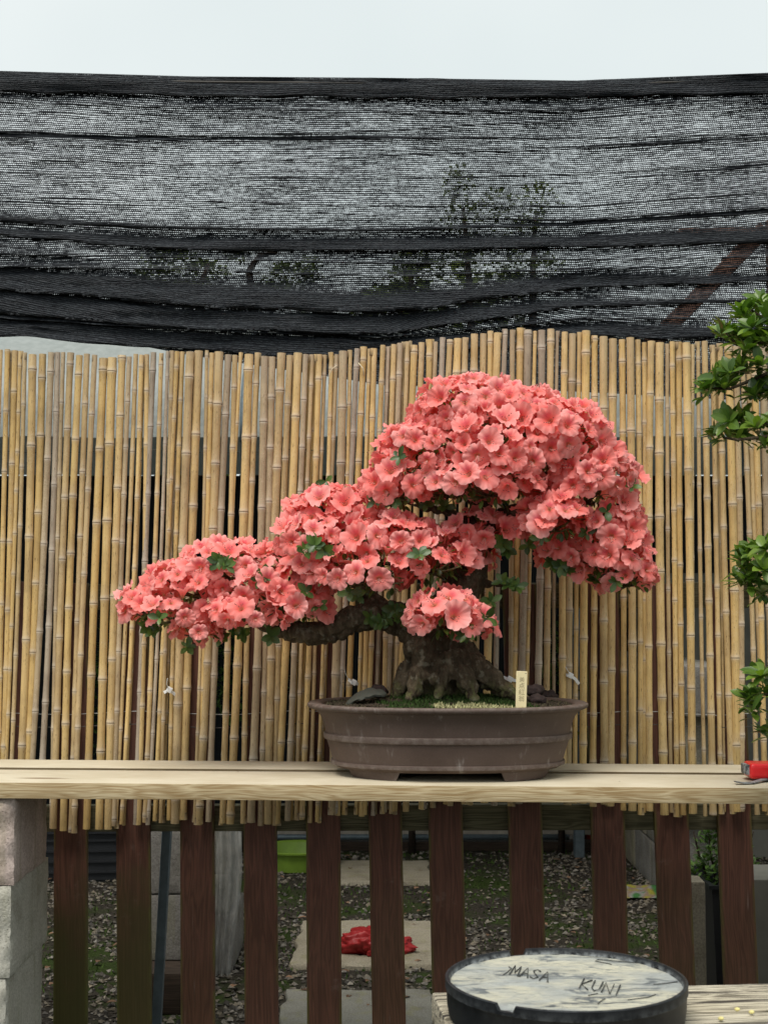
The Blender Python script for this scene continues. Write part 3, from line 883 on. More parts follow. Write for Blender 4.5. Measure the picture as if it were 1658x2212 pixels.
# ================================================================== YARD BEHIND THE FENCE
def build_tunnel():
    root = empty('plastic_tunnel', (0, 3.6, 0))
    tag(root, 'long low tunnel roof of grey plastic sheet in the yard behind bamboo', 'polytunnel')
    m = MB()
    prof = []
    ztop = at_y(100, 722, 3.6).z
    zf = at_y(800, 985, 2.7).z
    for i in range(25):
        t = i / 24
        an = math.pi * (0.02 + 0.96 * t)
        prof.append((-0.95 * math.cos(an) , zf + (ztop - zf) * math.sin(an) ** 0.8))
    xs = np.linspace(-3.2, 3.4, 60)
    vs = []
    for x in xs:
        for k, (y, z) in enumerate(prof):
            vs.append((x, y + 0.01 * mnoise.noise(Vector((x * 2, k * .3, 0))), z + 0.012 * mnoise.noise(Vector((x * 3, k * 0.5, 2)))))
    n = len(prof)
    fs = [(i * n + j, (i + 1) * n + j, (i + 1) * n + j + 1, i * n + j + 1) for i in range(len(xs) - 1) for j in range(n - 1)]
    m.add(vs, fs); m.obj('plastic_cover', GREYSHEET, root)
    for x in (-3.2, -1.9, -0.6, 0.7, 2.0, 3.3):
        MB().tube(([(x, -0.95, 0)] if abs(x) > 3 else []) + [(x, y * 1.012, z - 0.02) for y, z in prof] + [(x, 0.95, 0)], 0.017, 8).obj('hoop', STEEL, root)
    MB().box((0.1, 0.93, 1.10), (6.6, 0.02, 1.90)).obj('back_mesh', BLACKSHEET, root, False)
    MB().box((-3.25, 0, 0.95), (0.02, 1.9, 1.6)).obj('end_mesh', BLACKSHEET, root, False)
    pts = [(-3.2 + i * 0.1, 0.02 + 0.03 * math.sin(i * .6), ztop + 0.05 + 0.03 * mnoise.noise(Vector((i * .4, 0, 0)))) for i in range(27)]
    MB().tube(pts, [0.10] * 20 + [0.10 - 0.012 * i for i in range(7)], 10).obj('rolled_black_cover', BLACKSHEET, root)
    yb = 0.80
    za = at_y(850, 1800, 3.6 + yb).z
    solid('base_board', (3.0, 0.03, 0.055), TAN, root, 0.003, 1, loc=(-0.15, yb, at_y(850, 1792, 3.6 + yb).z))
    MB().tube([(-1.6, yb - 0.03, at_y(850, 1806, 4.4).z), (1.0, yb - 0.03, at_y(850, 1806, 4.4).z)], 0.015, 8).obj('base_pipe', STEEL, root)
    solid('sill', (3.2, 0.10, 0.05), DARKWOOD, root, 0.004, 1, loc=(-0.15, yb + 0.02, 0.026))
    px = at_y(1250, 1800, 4.2).x
    solid('corner_post', (0.055, 0.055, 1.9), STEEL, root, 0.004, 1, loc=(px, 0.6, 0.95))
build_tunnel()

def build_orange():
    p = at_z(1272, 1832, 0)
    root = empty('plastic_crate', (p.x + 0.10, p.y + 0.1, 0))
    tag(root, 'orange red plastic crate beside the grey corner post at the yard end', 'crate')
    for z in (0.045, 0.145, 0.225):
        m = MB()
        for a, b in (((-0.12, -0.1), (0.12, -0.1)), ((0.12, -0.1), (0.12, 0.1)), ((0.12, 0.1), (-0.12, 0.1)), ((-0.12, 0.1), (-0.12, -0.1))):
            c = ((a[0] + b[0]) / 2, (a[1] + b[1]) / 2, z)
            m.box(c, (abs(a[0] - b[0]) + 0.012, abs(a[1] - b[1]) + 0.012, 0.07 if z < .2 else .05))
        m.obj('crate_side', ORANGEP, root, False)
    MB().box((0, 0, 0.012), (0.23, 0.19, 0.012)).obj('crate_floor', ORANGEP, root, False)
build_orange()

def black_crate():
    p = at_z(200, 1906, 0)
    root = empty('black_crate', (p.x - 0.12, p.y + 0.17, 0), (0, 0, 0.07))
    tag(root, 'black ribbed plastic crate on the gravel behind the leftmost pickets', 'crate')
    W, D, H = 0.62, 0.34, 0.24
    m = MB()
    m.box((0, 0, 0.01), (W, D, 0.02))
    m.box((-W / 2, 0, H / 2), (0.012, D, H)); m.box((W / 2, 0, H / 2), (0.012, D, H)); m.box((0, D / 2, H / 2), (W - .014, 0.012, H)); m.box((0, -D / 2, H / 2 + .001), (W - .014, 0.012, H - .02))
    m.obj('crate_shell', BLACKBOX, root, False)
    for z in (0.05, 0.10, 0.15, 0.20):
        MB().box((0, -D / 2 - 0.012, z), (W, 0.014, 0.009), (0.5, 0, 0, 1)).obj('rib', BLACKBOX, root, False)
    MB().box((0, -D / 2 - 0.012, H), (W + .02, 0.03, 0.012), (0.6, 0, 0, 1)).obj('rim', BLACKBOX, root, False)
black_crate()

def yard_blocks():
    Y = 1.52
    grp = 'dark blocks stacked behind the fence'
    z0 = at_y(360, 2076, Y).z; z1 = at_y(360, 1932, Y).z; z2 = at_y(360, 1790, Y).z
    xa, xb = at_y(296, 1900, Y).x, at_y(402, 1900, Y).x
    wd = xb - xa
    for (za, zb, lab) in ((z1, z2, 'dark concrete block behind the leaning steel post, upper one'), (z0, z1, 'dark concrete block behind the leaning steel post, lower one')):
        r = empty('yard_block', ((xa + xb) / 2, Y + 0.2, za)); tag(r, lab, 'block', grp)
        solid('block_body', (wd, 0.4, zb - za - 0.004), BLOCK_DARK, r, 0.006, 2, 0.06, 0.0016, int(za * 50), loc=(0, 0, (zb - za) / 2))
    r = empty('timber_sleeper', ((xa + xb) / 2 + 0.03, Y + 0.12, 0)); tag(r, 'dark timber sleeper lying under the dark yard blocks', 'sleeper')
    solid('sleeper_body', (wd + 0.04, 0.56, z0), DARKWOOD, r, 0.01, 2, loc=(0, 0, z0 / 2))
    xc, xd = at_y(404, 1900, 1.9).x, at_y(497, 1900, 1.9).x
    zz = [at_y(450, 1999, 1.9).z * 0, at_y(450, 1975, 1.9).z, at_y(450, 1888, 1.9).z, at_y(450, 1770, 1.9).z]
    labs = ['pale grey block partly wrapped in clear film, lowest of its stack', 'pale grey block partly wrapped in clear film, middle of its stack', 'pale grey block partly wrapped in clear film, top of its stack']
    for k in range(3):
        r = empty('film_wrapped_block', ((xc + xd) / 2 + (0.012, -0.006, 0.004)[k], 2.1, zz[k])); tag(r, labs[k], 'block', 'grey blocks under clear film')
        solid('block_body', (xd - xc, 0.4, zz[k + 1] - zz[k] - 0.003), BLOCK_DARK if k == 0 else SLAB_GREY, r, 0.006, 2, 0.06, 0.0018, k + 4, loc=(0, 0, (zz[k + 1] - zz[k]) / 2))
    # plastic film hanging on the stack
    m = MB()
    vs = []
    nx, nz_ = 14, 26
    ptop = at_y(505, 1765, 1.86); pb = at_z(500, 2050, 0.0)
    x0, x1 = at_y(466, 1900, 1.86).x, at_y(512, 1900, 1.86).x
    for i in range(nx + 1):
        for j in range(nz_ + 1):
            t = j / nz_
            z = ptop.z * (1 - t) + 0.01 * t
            x = x0 + (x1 - x0) * i / nx + 0.02 * math.sin(t * 4 + 0.4) * (i / nx)
            y = 1.86 + 0.02 * math.sin(i * 1.3 + 2 * t) + 0.015 * mnoise.noise(Vector((i * .5, j * .3, 0))) - 0.04 * t
            vs.append((x, y, z))
    fs = [(i * (nz_ + 1) + j, (i + 1) * (nz_ + 1) + j, (i + 1) * (nz_ + 1) + j + 1, i * (nz_ + 1) + j + 1) for i in range(nx) for j in range(nz_)]
    m.add(vs, fs)
    o = m.obj('plastic_film', CLEARSHEET)
    tag(o, 'clear plastic film hanging crumpled over the pale grey blocks', 'plastic sheet')
yard_blocks()

def steel_post():
    a = at_y(362.5, 1740, 0.76); b = at_y(337, 2215, 0.76)
    d = (a - b).normalized()
    b2 = b + d * ((0 - b.z) / d.z)
    a2 = a + d * 0.06
    root = empty('steel_post', b2)
    tag(root, 'grey steel angle post leaning slightly behind the third gap in pickets', 'post')
    m = MB()
    L = (a2 - b2).length
    q = Vector((0, 0, 1)).rotation_difference(d).to_matrix()
    for cx, cy, wx, wy in ((0, 0, 0.026, 0.004), (0.011, 0.015, 0.004, 0.027)):
        vs, fs = bevel_box((wx, wy, L), 0.0012, 1)
        m.add([q @ (v + Vector((cx, cy, L / 2))) for v in vs], fs)
    m.obj('angle_bar', STEEL, root, True, 40)
steel_post()

def basin():
    f = at_z(638, 1889, 0)
    Rr = 0.2
    root = empty('washing_basin', (f.x, f.y + Rr * 0.85, 0))
    tag(root, 'lime green round plastic basin sitting on the yard ground', 'basin')
    prof = [(0.0, 0.004), (0.155, 0.0), (0.165, 0.006), (0.178, 0.05), (0.190, 0.094), (0.207, 0.098), (0.209, 0.106), (0.200, 0.108), (0.185, 0.100), (0.170, 0.05), (0.155, 0.014), (0.0, 0.012)]
    n = 40
    m = MB()
    vs = [(r * math.cos(2 * math.pi * k / n), r * math.sin(2 * math.pi * k / n), z) for r, z in prof for k in range(n)]
    fs = [(i * n + k, i * n + (k + 1) % n, (i + 1) * n + (k + 1) % n, (i + 1) * n + k) for i in range(len(prof) - 1) for k in range(n)]
    m.add(vs, fs); m.obj('bowl', GREENP, root, True, 40)
basin()

def slabs():
    S = [((700, 1858, 930, 1904), 'sandy paving slab farthest from the fence', 1), ((640, 1988, 938, 2084), 'sandy paving slab with the red film lying on it', 2), ((600, 2136, 940, 2290), 'grey concrete slab nearest to the pickets', 3)]
    for (x0, y0, x1, y1), lab, s in S:
        a = at_z((x0 + x1) / 2, y0, 0.02); b = at_z((x0 + x1) / 2, y1, 0.02)
        xl = at_z(x0, (y0 + y1) / 2, 0.02).x; xr = at_z(x1, (y0 + y1) / 2, 0.02).x
        n = 26
        vs = []
        cx, cy, hx, hy = (xl + xr) / 2, (a.y + b.y) / 2, (xr - xl) / 2, (a.y - b.y) / 2
        m = MB()
        ring = []
        for k in range(n * 4):
            t = k / (n * 4) * 4
            sd, u = int(t), t - int(t)
            p = [(-1 + 2 * u, -1), (1, -1 + 2 * u), (1 - 2 * u, 1), (-1, 1 - 2 * u)][sd]
            q = Vector((p[0] * hx, p[1] * hy, 0))
            j = mnoise.noise(q * 9 + Vector((s * 7, 0, 0))) * 0.025 + mnoise.noise(q * 30) * 0.008
            ring.append(q * (1 + j / max(hx, hy)))
        N = len(ring)
        for z, sc in ((-0.02, 1.0), (0.014, 1.0), (0.020, 0.985)):
            vs += [(p.x * sc, p.y * sc, z) for p in ring]
        vs.append((0, 0, 0.021))
        fs = [(i * N + k, i * N + (k + 1) % N, (i + 1) * N + (k + 1) % N, (i + 1) * N + k) for i in range(2) for k in range(N)]
        fs += [(2 * N + k, 2 * N + (k + 1) % N, 3 * N) for k in range(N)]
        m.add(vs, fs)
        o = m.obj('paving_slab', SLAB if s < 3 else SLAB_GREY, None, True, 40, loc=(cx, cy, 0))
        tag(o, lab, 'paving slab', 'paving slabs across the yard')
slabs()

def red_film():
    c = at_z(812, 2052, 0.02)
    bm = bmesh.new()
    bmesh.ops.create_icosphere(bm, subdivisions=5, radius=1.0)
    m = MB()
    vs = []
    for v in bm.verts:
        p = v.co.copy()
        lobe = 1.0 + 0.6 * mnoise.noise(p * 1.6 + Vector((3, 1, 2))) + 0.42 * abs(mnoise.noise(p * 3.0)) + 0.22 * abs(mnoise.noise(p * 7)) + 0.08 * abs(mnoise.noise(p * 16))
        x, y, z = p.x * 0.100 * lobe, p.y * 0.085 * lobe, p.z * 0.062 * lobe
        if p.x > 0.55: z *= 0.6
        vs.append((x, y, max(0.0, z + 0.02)))
    bm.verts.index_update()
    fs = [tuple(v.index for v in f.verts) for f in bm.faces]
    bm.free()
    m.add(vs, fs)
    o = m.obj('plastic_bag', REDCLOTH, None, True, None, loc=(c.x, c.y - 0.02, 0.021))
    tag(o, 'crumpled red plastic bag lying on the middle paving slab', 'plastic bag')
    # tail of the bag on the right
red_film()

def print_bag():
    c = at_z(1392, 1942, 0.0)
    root = empty('compost_bag', (c.x, c.y + 0.05, 0))
    tag(root, 'flattened printed bag in green and yellow lying on the gravel', 'plastic bag')
    m = MB()
    vs, cols = [], []
    nx, ny = 18, 12
    for i in range(nx + 1):
        for j in range(ny + 1):
            x, y = (i / nx - 0.5) * 0.24, (j / ny - 0.5) * 0.18
            z = 0.012 + 0.03 * abs(mnoise.noise(Vector((x * 12, y * 12, 1)))) + 0.02 * (j / ny)
            vs.append((x, y, z))
            n = mnoise.noise(Vector((x * 14, y * 20, 5)))
            cols.append((0.05, 0.15, 0.045, 1) if i > nx * .7 or n < -0.12 else ((0.27, 0.25, 0.04, 1) if n > 0.18 else (0.23, 0.17, 0.12, 1) if n > 0 else (0.24, 0.24, 0.22, 1)))
    fs = [(i * (ny + 1) + j, (i + 1) * (ny + 1) + j, (i + 1) * (ny + 1) + j + 1, i * (ny + 1) + j + 1) for i in range(nx) for j in range(ny)]
    m.add(vs, fs, cols); m.obj('bag_sheet', VCOL, root, True)
print_bag()

def right_walls():
    root = empty('block_wall', (1.27, 3.2, 0))
    tag(root, 'old grey block wall receding along the right of the yard', 'wall')
    k = 0
    for r_ in range(5):
        y = 2.6 + (0.12 if r_ % 2 else 0.0)
        while y < 4.1:
            L = 0.43
            o = solid('wall_block', (0.2, L - 0.008, 0.21), BLOCK_DARK if (k % 3) else SLAB, root, 0.006, 2, 0.1, 0.0015, k, loc=(0.1, y + L / 2 - 3.2, 0.108 + r_ * 0.217))
            y += L; k += 1
    # rear wall
    w2 = empty('rendered_wall', (2.3, 4.25, 0)); tag(w2, 'grey rendered wall at the right rear of the yard', 'wall')
    solid('wall_face', (1.9, 0.16, 1.5), WALLGREY, w2, 0.006, 2, loc=(0, 0, 0.75))
    # concrete post beside planter
    pc = at_y(1496, 2000, 1.05); pd = at_y(1524, 2000, 1.05)
    zt = at_y(1500, 1905, 1.05).z
    o = solid('concrete_post', (pd.x - pc.x + 0.03, 0.10, zt), SLAB, None, 0.006, 2, 0.06, 0.0014, 3, loc=((pc.x + pd.x) / 2 - 0.015, 1.10, zt / 2))
    tag(o, 'short concrete post beside the black planter trough', 'post')
    # planter
    zr = at_y(1530, 1917, 1.22).z
    xl = at_y(1487, 1880, 1.35).x
    W, D = 0.42, 0.34
    root = empty('planter', (xl + W / 2 + 0.045, 1.22 + D / 2, 0)); tag(root, 'black plastic planter trough with a small dark shrub', 'planter')
    m = MB()
    H = zr
    for z0, z1, s0, s1 in ((0.0, H, 0.9, 1.0),):
        A = [(-W / 2 * s0, -D / 2 * s0, z0), (W / 2 * s0, -D / 2 * s0, z0), (W / 2 * s0, D / 2 * s0, z0), (-W / 2 * s0, D / 2 * s0, z0)]
        B = [(-W / 2, -D / 2, z1), (W / 2, -D / 2, z1), (W / 2, D / 2, z1), (-W / 2, D / 2, z1)]
        Cc = [(p[0] * 0.93, p[1] * 0.92, z1) for p in B]; Dd = [(p[0] * 0.92, p[1] * 0.91, z1 - 0.05) for p in B]
        m.add(A + B + Cc + Dd, [(0, 1, 5, 4), (1, 2, 6, 5), (2, 3, 7, 6), (3, 0, 4, 7), (4, 5, 9, 8), (5, 6, 10, 9), (6, 7, 11, 10), (7, 4, 8, 11), (8, 9, 13, 12), (9, 10, 14, 13), (10, 11, 15, 14), (11, 8, 12, 15), (12, 13, 14, 15), (3, 2, 1, 0)])
    m.obj('trough', BLACKBOX, root, False)
    rim = MB()
    for c, d in (((0, -D / 2, H), (W + .02, 0.012, 0.012)), ((0, D / 2, H), (W + .02, .012, .012)), ((-W / 2, 0, H), (0.012, D - .014, 0.011)), ((W / 2, 0, H), (0.012, D - .014, .011))):
        rim.box(c, d, (0.7, 0, 0, 1))
    rim.obj('trough_rim', BLACKBOX, root, False)
    sh = empty('potted_shrub', (root.location.x - 0.13, root.location.y, H - 0.05)); tag(sh, 'small dark bushy shrub growing in the black planter trough', 'shrub')
    lm = MB()
    rs = random.Random(8)
    for k in range(900):
        t = rs.random()
        a = rs.uniform(0, 6.28); rr = 0.14 * math.sqrt(rs.random()) * (1 - 0.6 * t)
        p = Vector((rr * math.cos(a), rr * math.sin(a), 0.02 + 0.24 * t))
        leaf_add(lm, p, Vector((rs.uniform(-1, 1), rs.uniform(-1, 1), rs.uniform(0, 1))), 0.024, 0.007, rs.random())
    lm.obj('foliage', LEAF, sh, True)['kind'] = 'stuff'
    for k in range(5):
        MB().tube([(0.02 * k - 0.04, 0, 0), (0.04 * k - 0.08, 0.01, 0.12), (0.05 * k - 0.1, 0.0, 0.2)], [0.005, 0.004, 0.002], 5).obj('stem', DARKWOOD, sh)
    # block at the right edge
    pa = at_y(1628, 2000, 1.0)
    o = solid('edge_block', (0.4, 0.25, at_y(1640, 1900, 1.0).z), WALLGREY, None, 0.01, 2, loc=(pa.x + 0.2, 1.13, at_y(1640, 1900, 1.0).z / 2))
    tag(o, 'grey block in the shade at the right edge behind the last picket', 'block')

def leaf_add(m, p, d, L, W, rnd, up=None, fold=0.3, curl=0.15):
    """one leaf (12 triangles) growing from p along d"""
    d = d.normalized()
    if up is None: up = Vector((0, 0, 1))
    s = d.cross(up)
    if s.length < 0.05: s = d.cross(Vector((1, 0.2, 0)))
    s.normalize()
    n = s.cross(d).normalized()
    vs, cs = [], []
    prof = ((0.0, 0.10), (0.3, 0.78), (0.62, 1.0), (0.86, 0.62), (1.0, 0.06))
    for t, wv in prof:
        c = p + d * (L * t) - n * (curl * L * t * t)
        for k, sg in enumerate((-1, 0, 1)):
            vs.append(c + s * (sg * W * wv) + n * (abs(sg) * W * wv * fold))
            cs.append((0.5 + 0.5 * sg, rnd, t, 1))
    fs = []
    for i in range(4):
        for k in range(2):
            a = i * 3 + k
            fs.append((a, a + 1, a + 4, a + 3))
    m.add(vs, fs, cs)
right_walls()

# gravel and moss on the yard floor
def litter():
    rs = np.random.default_rng(3)
    m_v, m_f, m_c = [], [], []
    N = 26000
    base = np.array([(1, 0, 0), (-.5, .87, 0), (-.5, -.87, 0), (0.1, 0, .7), (-0.05, 0.1, -.5)])
    fidx = [(0, 1, 3), (1, 2, 3), (2, 0, 3), (1, 0, 4), (2, 1, 4), (0, 2, 4)]
    X = rs.uniform(-1.9, 2.1, N); Y = 0.75 + 3.6 * rs.random(N) ** 1.25
    for i in range(N):
        if mnoise.noise(Vector((X[i] * 1.1, Y[i] * 1.1, 4))) > 0.12 and rs.random() < 0.75: continue
        s = rs.uniform(0.006, 0.017)
        a = rs.uniform(0, 6.28); ca, sa = math.cos(a), math.sin(a)
        b = base * (s * rs.uniform(.7, 1.3), s * rs.uniform(.6, 1.1), s * rs.uniform(.5, 1.0)) + rs.normal(0, s * .15, (5, 3))
        k0 = len(m_v)
        for q in b: m_v.append((X[i] + q[0] * ca - q[1] * sa, Y[i] + q[0] * sa + q[1] * ca, s * .3 + q[2]))
        g = rs.uniform(.04, .29) * rs.uniform(.55, 1.0); t = rs.random()
        m_c += [(g * (1 + .10 * t), g * .93, g * (.84 - .16 * t), 1)] * 5
        m_f += [tuple(k0 + j for j in f) for f in fidx]
    m = MB(); m.v = m_v; m.f = m_f; m.c = m_c; m.m = [0] * len(m_f)
    o = m.obj('gravel', VCOL, None, False)
    tag(o, 'loose grey brown gravel and crushed leaves covering the yard', 'gravel', kind='stuff')
    m = MB()
    rr = random.Random(4)
    for i in range(16000):
        x = rr.uniform(-1.9, 2.0); y = 0.75 + 3.7 * rr.random() ** 1.2
        nn = mnoise.noise(Vector((x * 1.1, y * 1.1, 4))) + 0.4 * mnoise.noise(Vector((x * 5, y * 5, 1)))
        if nn < -0.02: continue
        h = rr.uniform(0.006, 0.022); a = rr.uniform(0, 6.28); d = rr.uniform(0.002, 0.006)
        g = rr.uniform(0.6, 1.3)
        m.add([(x - d * math.cos(a), y - d * math.sin(a), 0), (x + d * math.cos(a), y + d * math.sin(a), 0), (x + rr.uniform(-.01, .01), y + rr.uniform(-.01, .01), h)], [(0, 1, 2)], (0.05 * g, 0.085 * g, 0.018 * g, 1))
    o = m.obj('grass', VCOL, None, False)
    tag(o, 'short moss and grass patches between the gravel of the yard', 'moss', kind='stuff')
    # dead leaves
    m = MB()
    for i in range(260):
        x = rr.uniform(-1.8, 2.0); y = rr.uniform(0.8, 4.2)
        leaf_add(m, Vector((x, y, 0.018)), Vector((rr.uniform(-1, 1), rr.uniform(-1, 1), 0.15)), rr.uniform(.02, .045), rr.uniform(.008, .014), rr.random())
        g = rr.uniform(.5, 1.2)
        m.c[-15:] = [(0.22 * g, 0.13 * g, 0.08 * g, 1)] * 15
    o = m.obj('dead_leaves', VCOL, None, True)
    tag(o, 'brown fallen leaves scattered over the yard gravel', 'leaf litter', kind='stuff')
litter()

# plants inside the tunnel and trees beyond
def leafy(name, pads, trunk, label, cat, group, leafmat, dens, size, seed, tr_=0.05):
    base = Vector(trunk[0])
    root = empty(name, base); tag(root, label, cat, group)
    MB().tube([Vector(p) - base for p in trunk], [tr_ * (1 - 0.7 * i / max(1, len(trunk) - 1)) for i in range(len(trunk))], 8).obj('trunk', DARKWOOD, root)
    rs = random.Random(seed)
    m = MB()
    for (c, rx, ry, rz) in pads:
        n = int(dens * (rx * ry * rz) ** (2 / 3) * 900 * 0.0049 / (size * size) * 7)
        for k in range(n):
            v = Vector((rs.gauss(0, 1), rs.gauss(0, 1), rs.gauss(0, 1))).normalized() * (0.55 + 0.45 * rs.random())
            v *= 1 + 0.35 * mnoise.noise(v * 2.5 + Vector((seed, 0, 0)))
            p = Vector(c) + Vector((v.x * rx, v.y * ry, v.z * rz)) - base
            leaf_add(m, p, v + Vector((rs.uniform(-.6, .6), rs.uniform(-.6, .6), rs.uniform(-.2, .8))), size * rs.uniform(.7, 1.2), size * .33, rs.random())
    m.obj('crown', leafmat, root, True)
def far_trees():
    Y = 8.0; s = ppm(Y, 3.0)
    def P(x, y, dY=0.0): return at_y(x, y, Y + dY)
    def pad(x, y, rx, ry, dY=0): return (P(x, y, dY), rx / s, rx / s * .8, ry / s)
    g = 'trees seen through the shade net'
    def tr(pts):
        a = [P(*p) for p in pts]
        a.insert(0, Vector((a[0].x, Y, 0)))
        return a
    leafy('pine_tree', [pad(370, 562, 60, 18), pad(440, 590, 55, 20, .2), pad(330, 600, 50, 20), pad(400, 632, 70, 20, -.1), pad(300, 640, 60, 22)], tr([(440, 760), (425, 640), (450, 570)]), 'dark cloud pruned pine behind the net, left of the forked trunk', 'tree', g, LEAF_FAR, 0.8, 0.05, 11)
    leafy('pine_tree', [pad(630, 596, 62, 20), pad(665, 575, 32, 16), pad(560, 634, 40, 14, .2), pad(510, 548, 30, 12), pad(610, 632, 45, 14)], tr([(548, 760), (545, 640), (538, 585), (560, 552), (600, 545)]), 'dark pine with a forked bare trunk seen through the net', 'tree', g, LEAF_FAR, 0.8, 0.05, 12)
    leafy('pine_tree', [pad(890, 556, 36, 18), pad(930, 580, 34, 16), pad(880, 600, 50, 18), pad(850, 640, 60, 20)], tr([(895, 760), (890, 640), (885, 575)]), 'small dark pine behind the middle of the net', 'tree', g, LEAF_FAR, 0.8, 0.05, 13)
    leafy('broadleaf_tree', [pad(990, 400, 34, 42), pad(1010, 480, 60, 42), pad(1060, 560, 80, 40), pad(985, 560, 50, 34), pad(1075, 440, 38, 30)], tr([(1020, 760), (1012, 600), (1000, 450)]), 'tall loose broadleaf tree behind the net, its crown topmost of all', 'tree', g, LEAF_FAR, 0.35, 0.045, 14)
    leafy('broadleaf_tree', [pad(1160, 430, 45, 34), pad(1140, 500, 50, 34), pad(1160, 580, 60, 30), pad(1110, 620, 70, 30)], tr([(1150, 760), (1150, 600), (1155, 470)]), 'broadleaf tree behind the net, right of the tallest tree', 'tree', g, LEAF_FAR, 0.35, 0.045, 15)
    # hedge
    rs = random.Random(21)
    h = empty('hedge', (0.0, 9.5, 0)); tag(h, 'dark hedge along the far side beyond the yard', 'hedge')
    m = MB()
    for k in range(9000):
        x = rs.uniform(-7, 7); z = rs.random() ** 0.8 * (3.25 + 0.85 * math.exp(-((x - 0.2) / 1.5) ** 4) + 0.5 * mnoise.noise(Vector((x * .9, 0, 0))) + 0.2 * mnoise.noise(Vector((x * 4, 1, 0))))
        y = rs.uniform(-.5, .5)
        leaf_add(m, Vector((x, y, z)), Vector((rs.uniform(-1, 1), rs.uniform(-1, .4), rs.uniform(-.3, 1))), 0.17, 0.065, rs.random())
    m.obj('hedge_leaves', LEAF_FAR, h, True)['kind'] = 'stuff'
    # plants under the tunnel
    spots = [(-1.5, 4.3), (-0.75, 4.32), (0.15, 4.3), (0.95, 4.3)]
    for k, (x, y) in enumerate(spots):
        hgt = 0.55 + 0.25 * ((k * 37) % 10) / 10
        lab = [('leftmost', 'second from left', 'third from left', 'rightmost')[k] + ' of the four dark green shrubs under the grey tunnel roof']
        pads = [(Vector((x, y, hgt + .25)), .26, .22, .28), (Vector((x + .1, y, hgt + .55)), .18, .18, .2)]
        leafy('tunnel_shrub', pads, [Vector((x, y, 0.0)), Vector((x, y, hgt)), Vector((x + .05, y, hgt + .4))], lab[0], 'shrub', 'shrubs under the plastic tunnel roof', LEAF, 0.35, 0.035, 30 + k, 0.02)
far_trees()

def timber_frame():
    root = empty('timber_truss', at_y(1656, 1000, 2.3)); root.location.z = 0
    tag(root, 'brown timber frame with a diagonal brace behind the right of the net', 'timber truss')
    b = root.location
    def beam(p, q, wd, th, name):
        p = Vector(p); q = Vector(q)
        L = (q - p).length
        M = Vector((1, 0, 0)).rotation_difference((q - p).normalized())
        vs, fs = bevel_box((L, th, wd), 0.005, 1)
        m = MB(); m.add(vs, fs)
        o = m.obj(name, BROWNWOOD, root, True, 40, loc=(p + q) / 2 - b)
        o.rotation_mode = 'QUATERNION'; o.rotation_quaternion = M
    Y = 2.3
    top = at_y(1658, 500, Y)
    beam(at_y(1462, 510, Y + 0.05), at_y(2150, 500, Y + 0.05), 0.055, 0.045, 'beam')
    beam(at_y(1390, 760, Y - 0.052), at_y(1650, 495, Y - 0.052), 0.065, 0.045, 'brace')
    p = at_y(1668, 500, Y)
    beam((p.x, Y, 0), (p.x, Y, p.z + 0.05), 0.05, 0.05, 'post')
timber_frame()

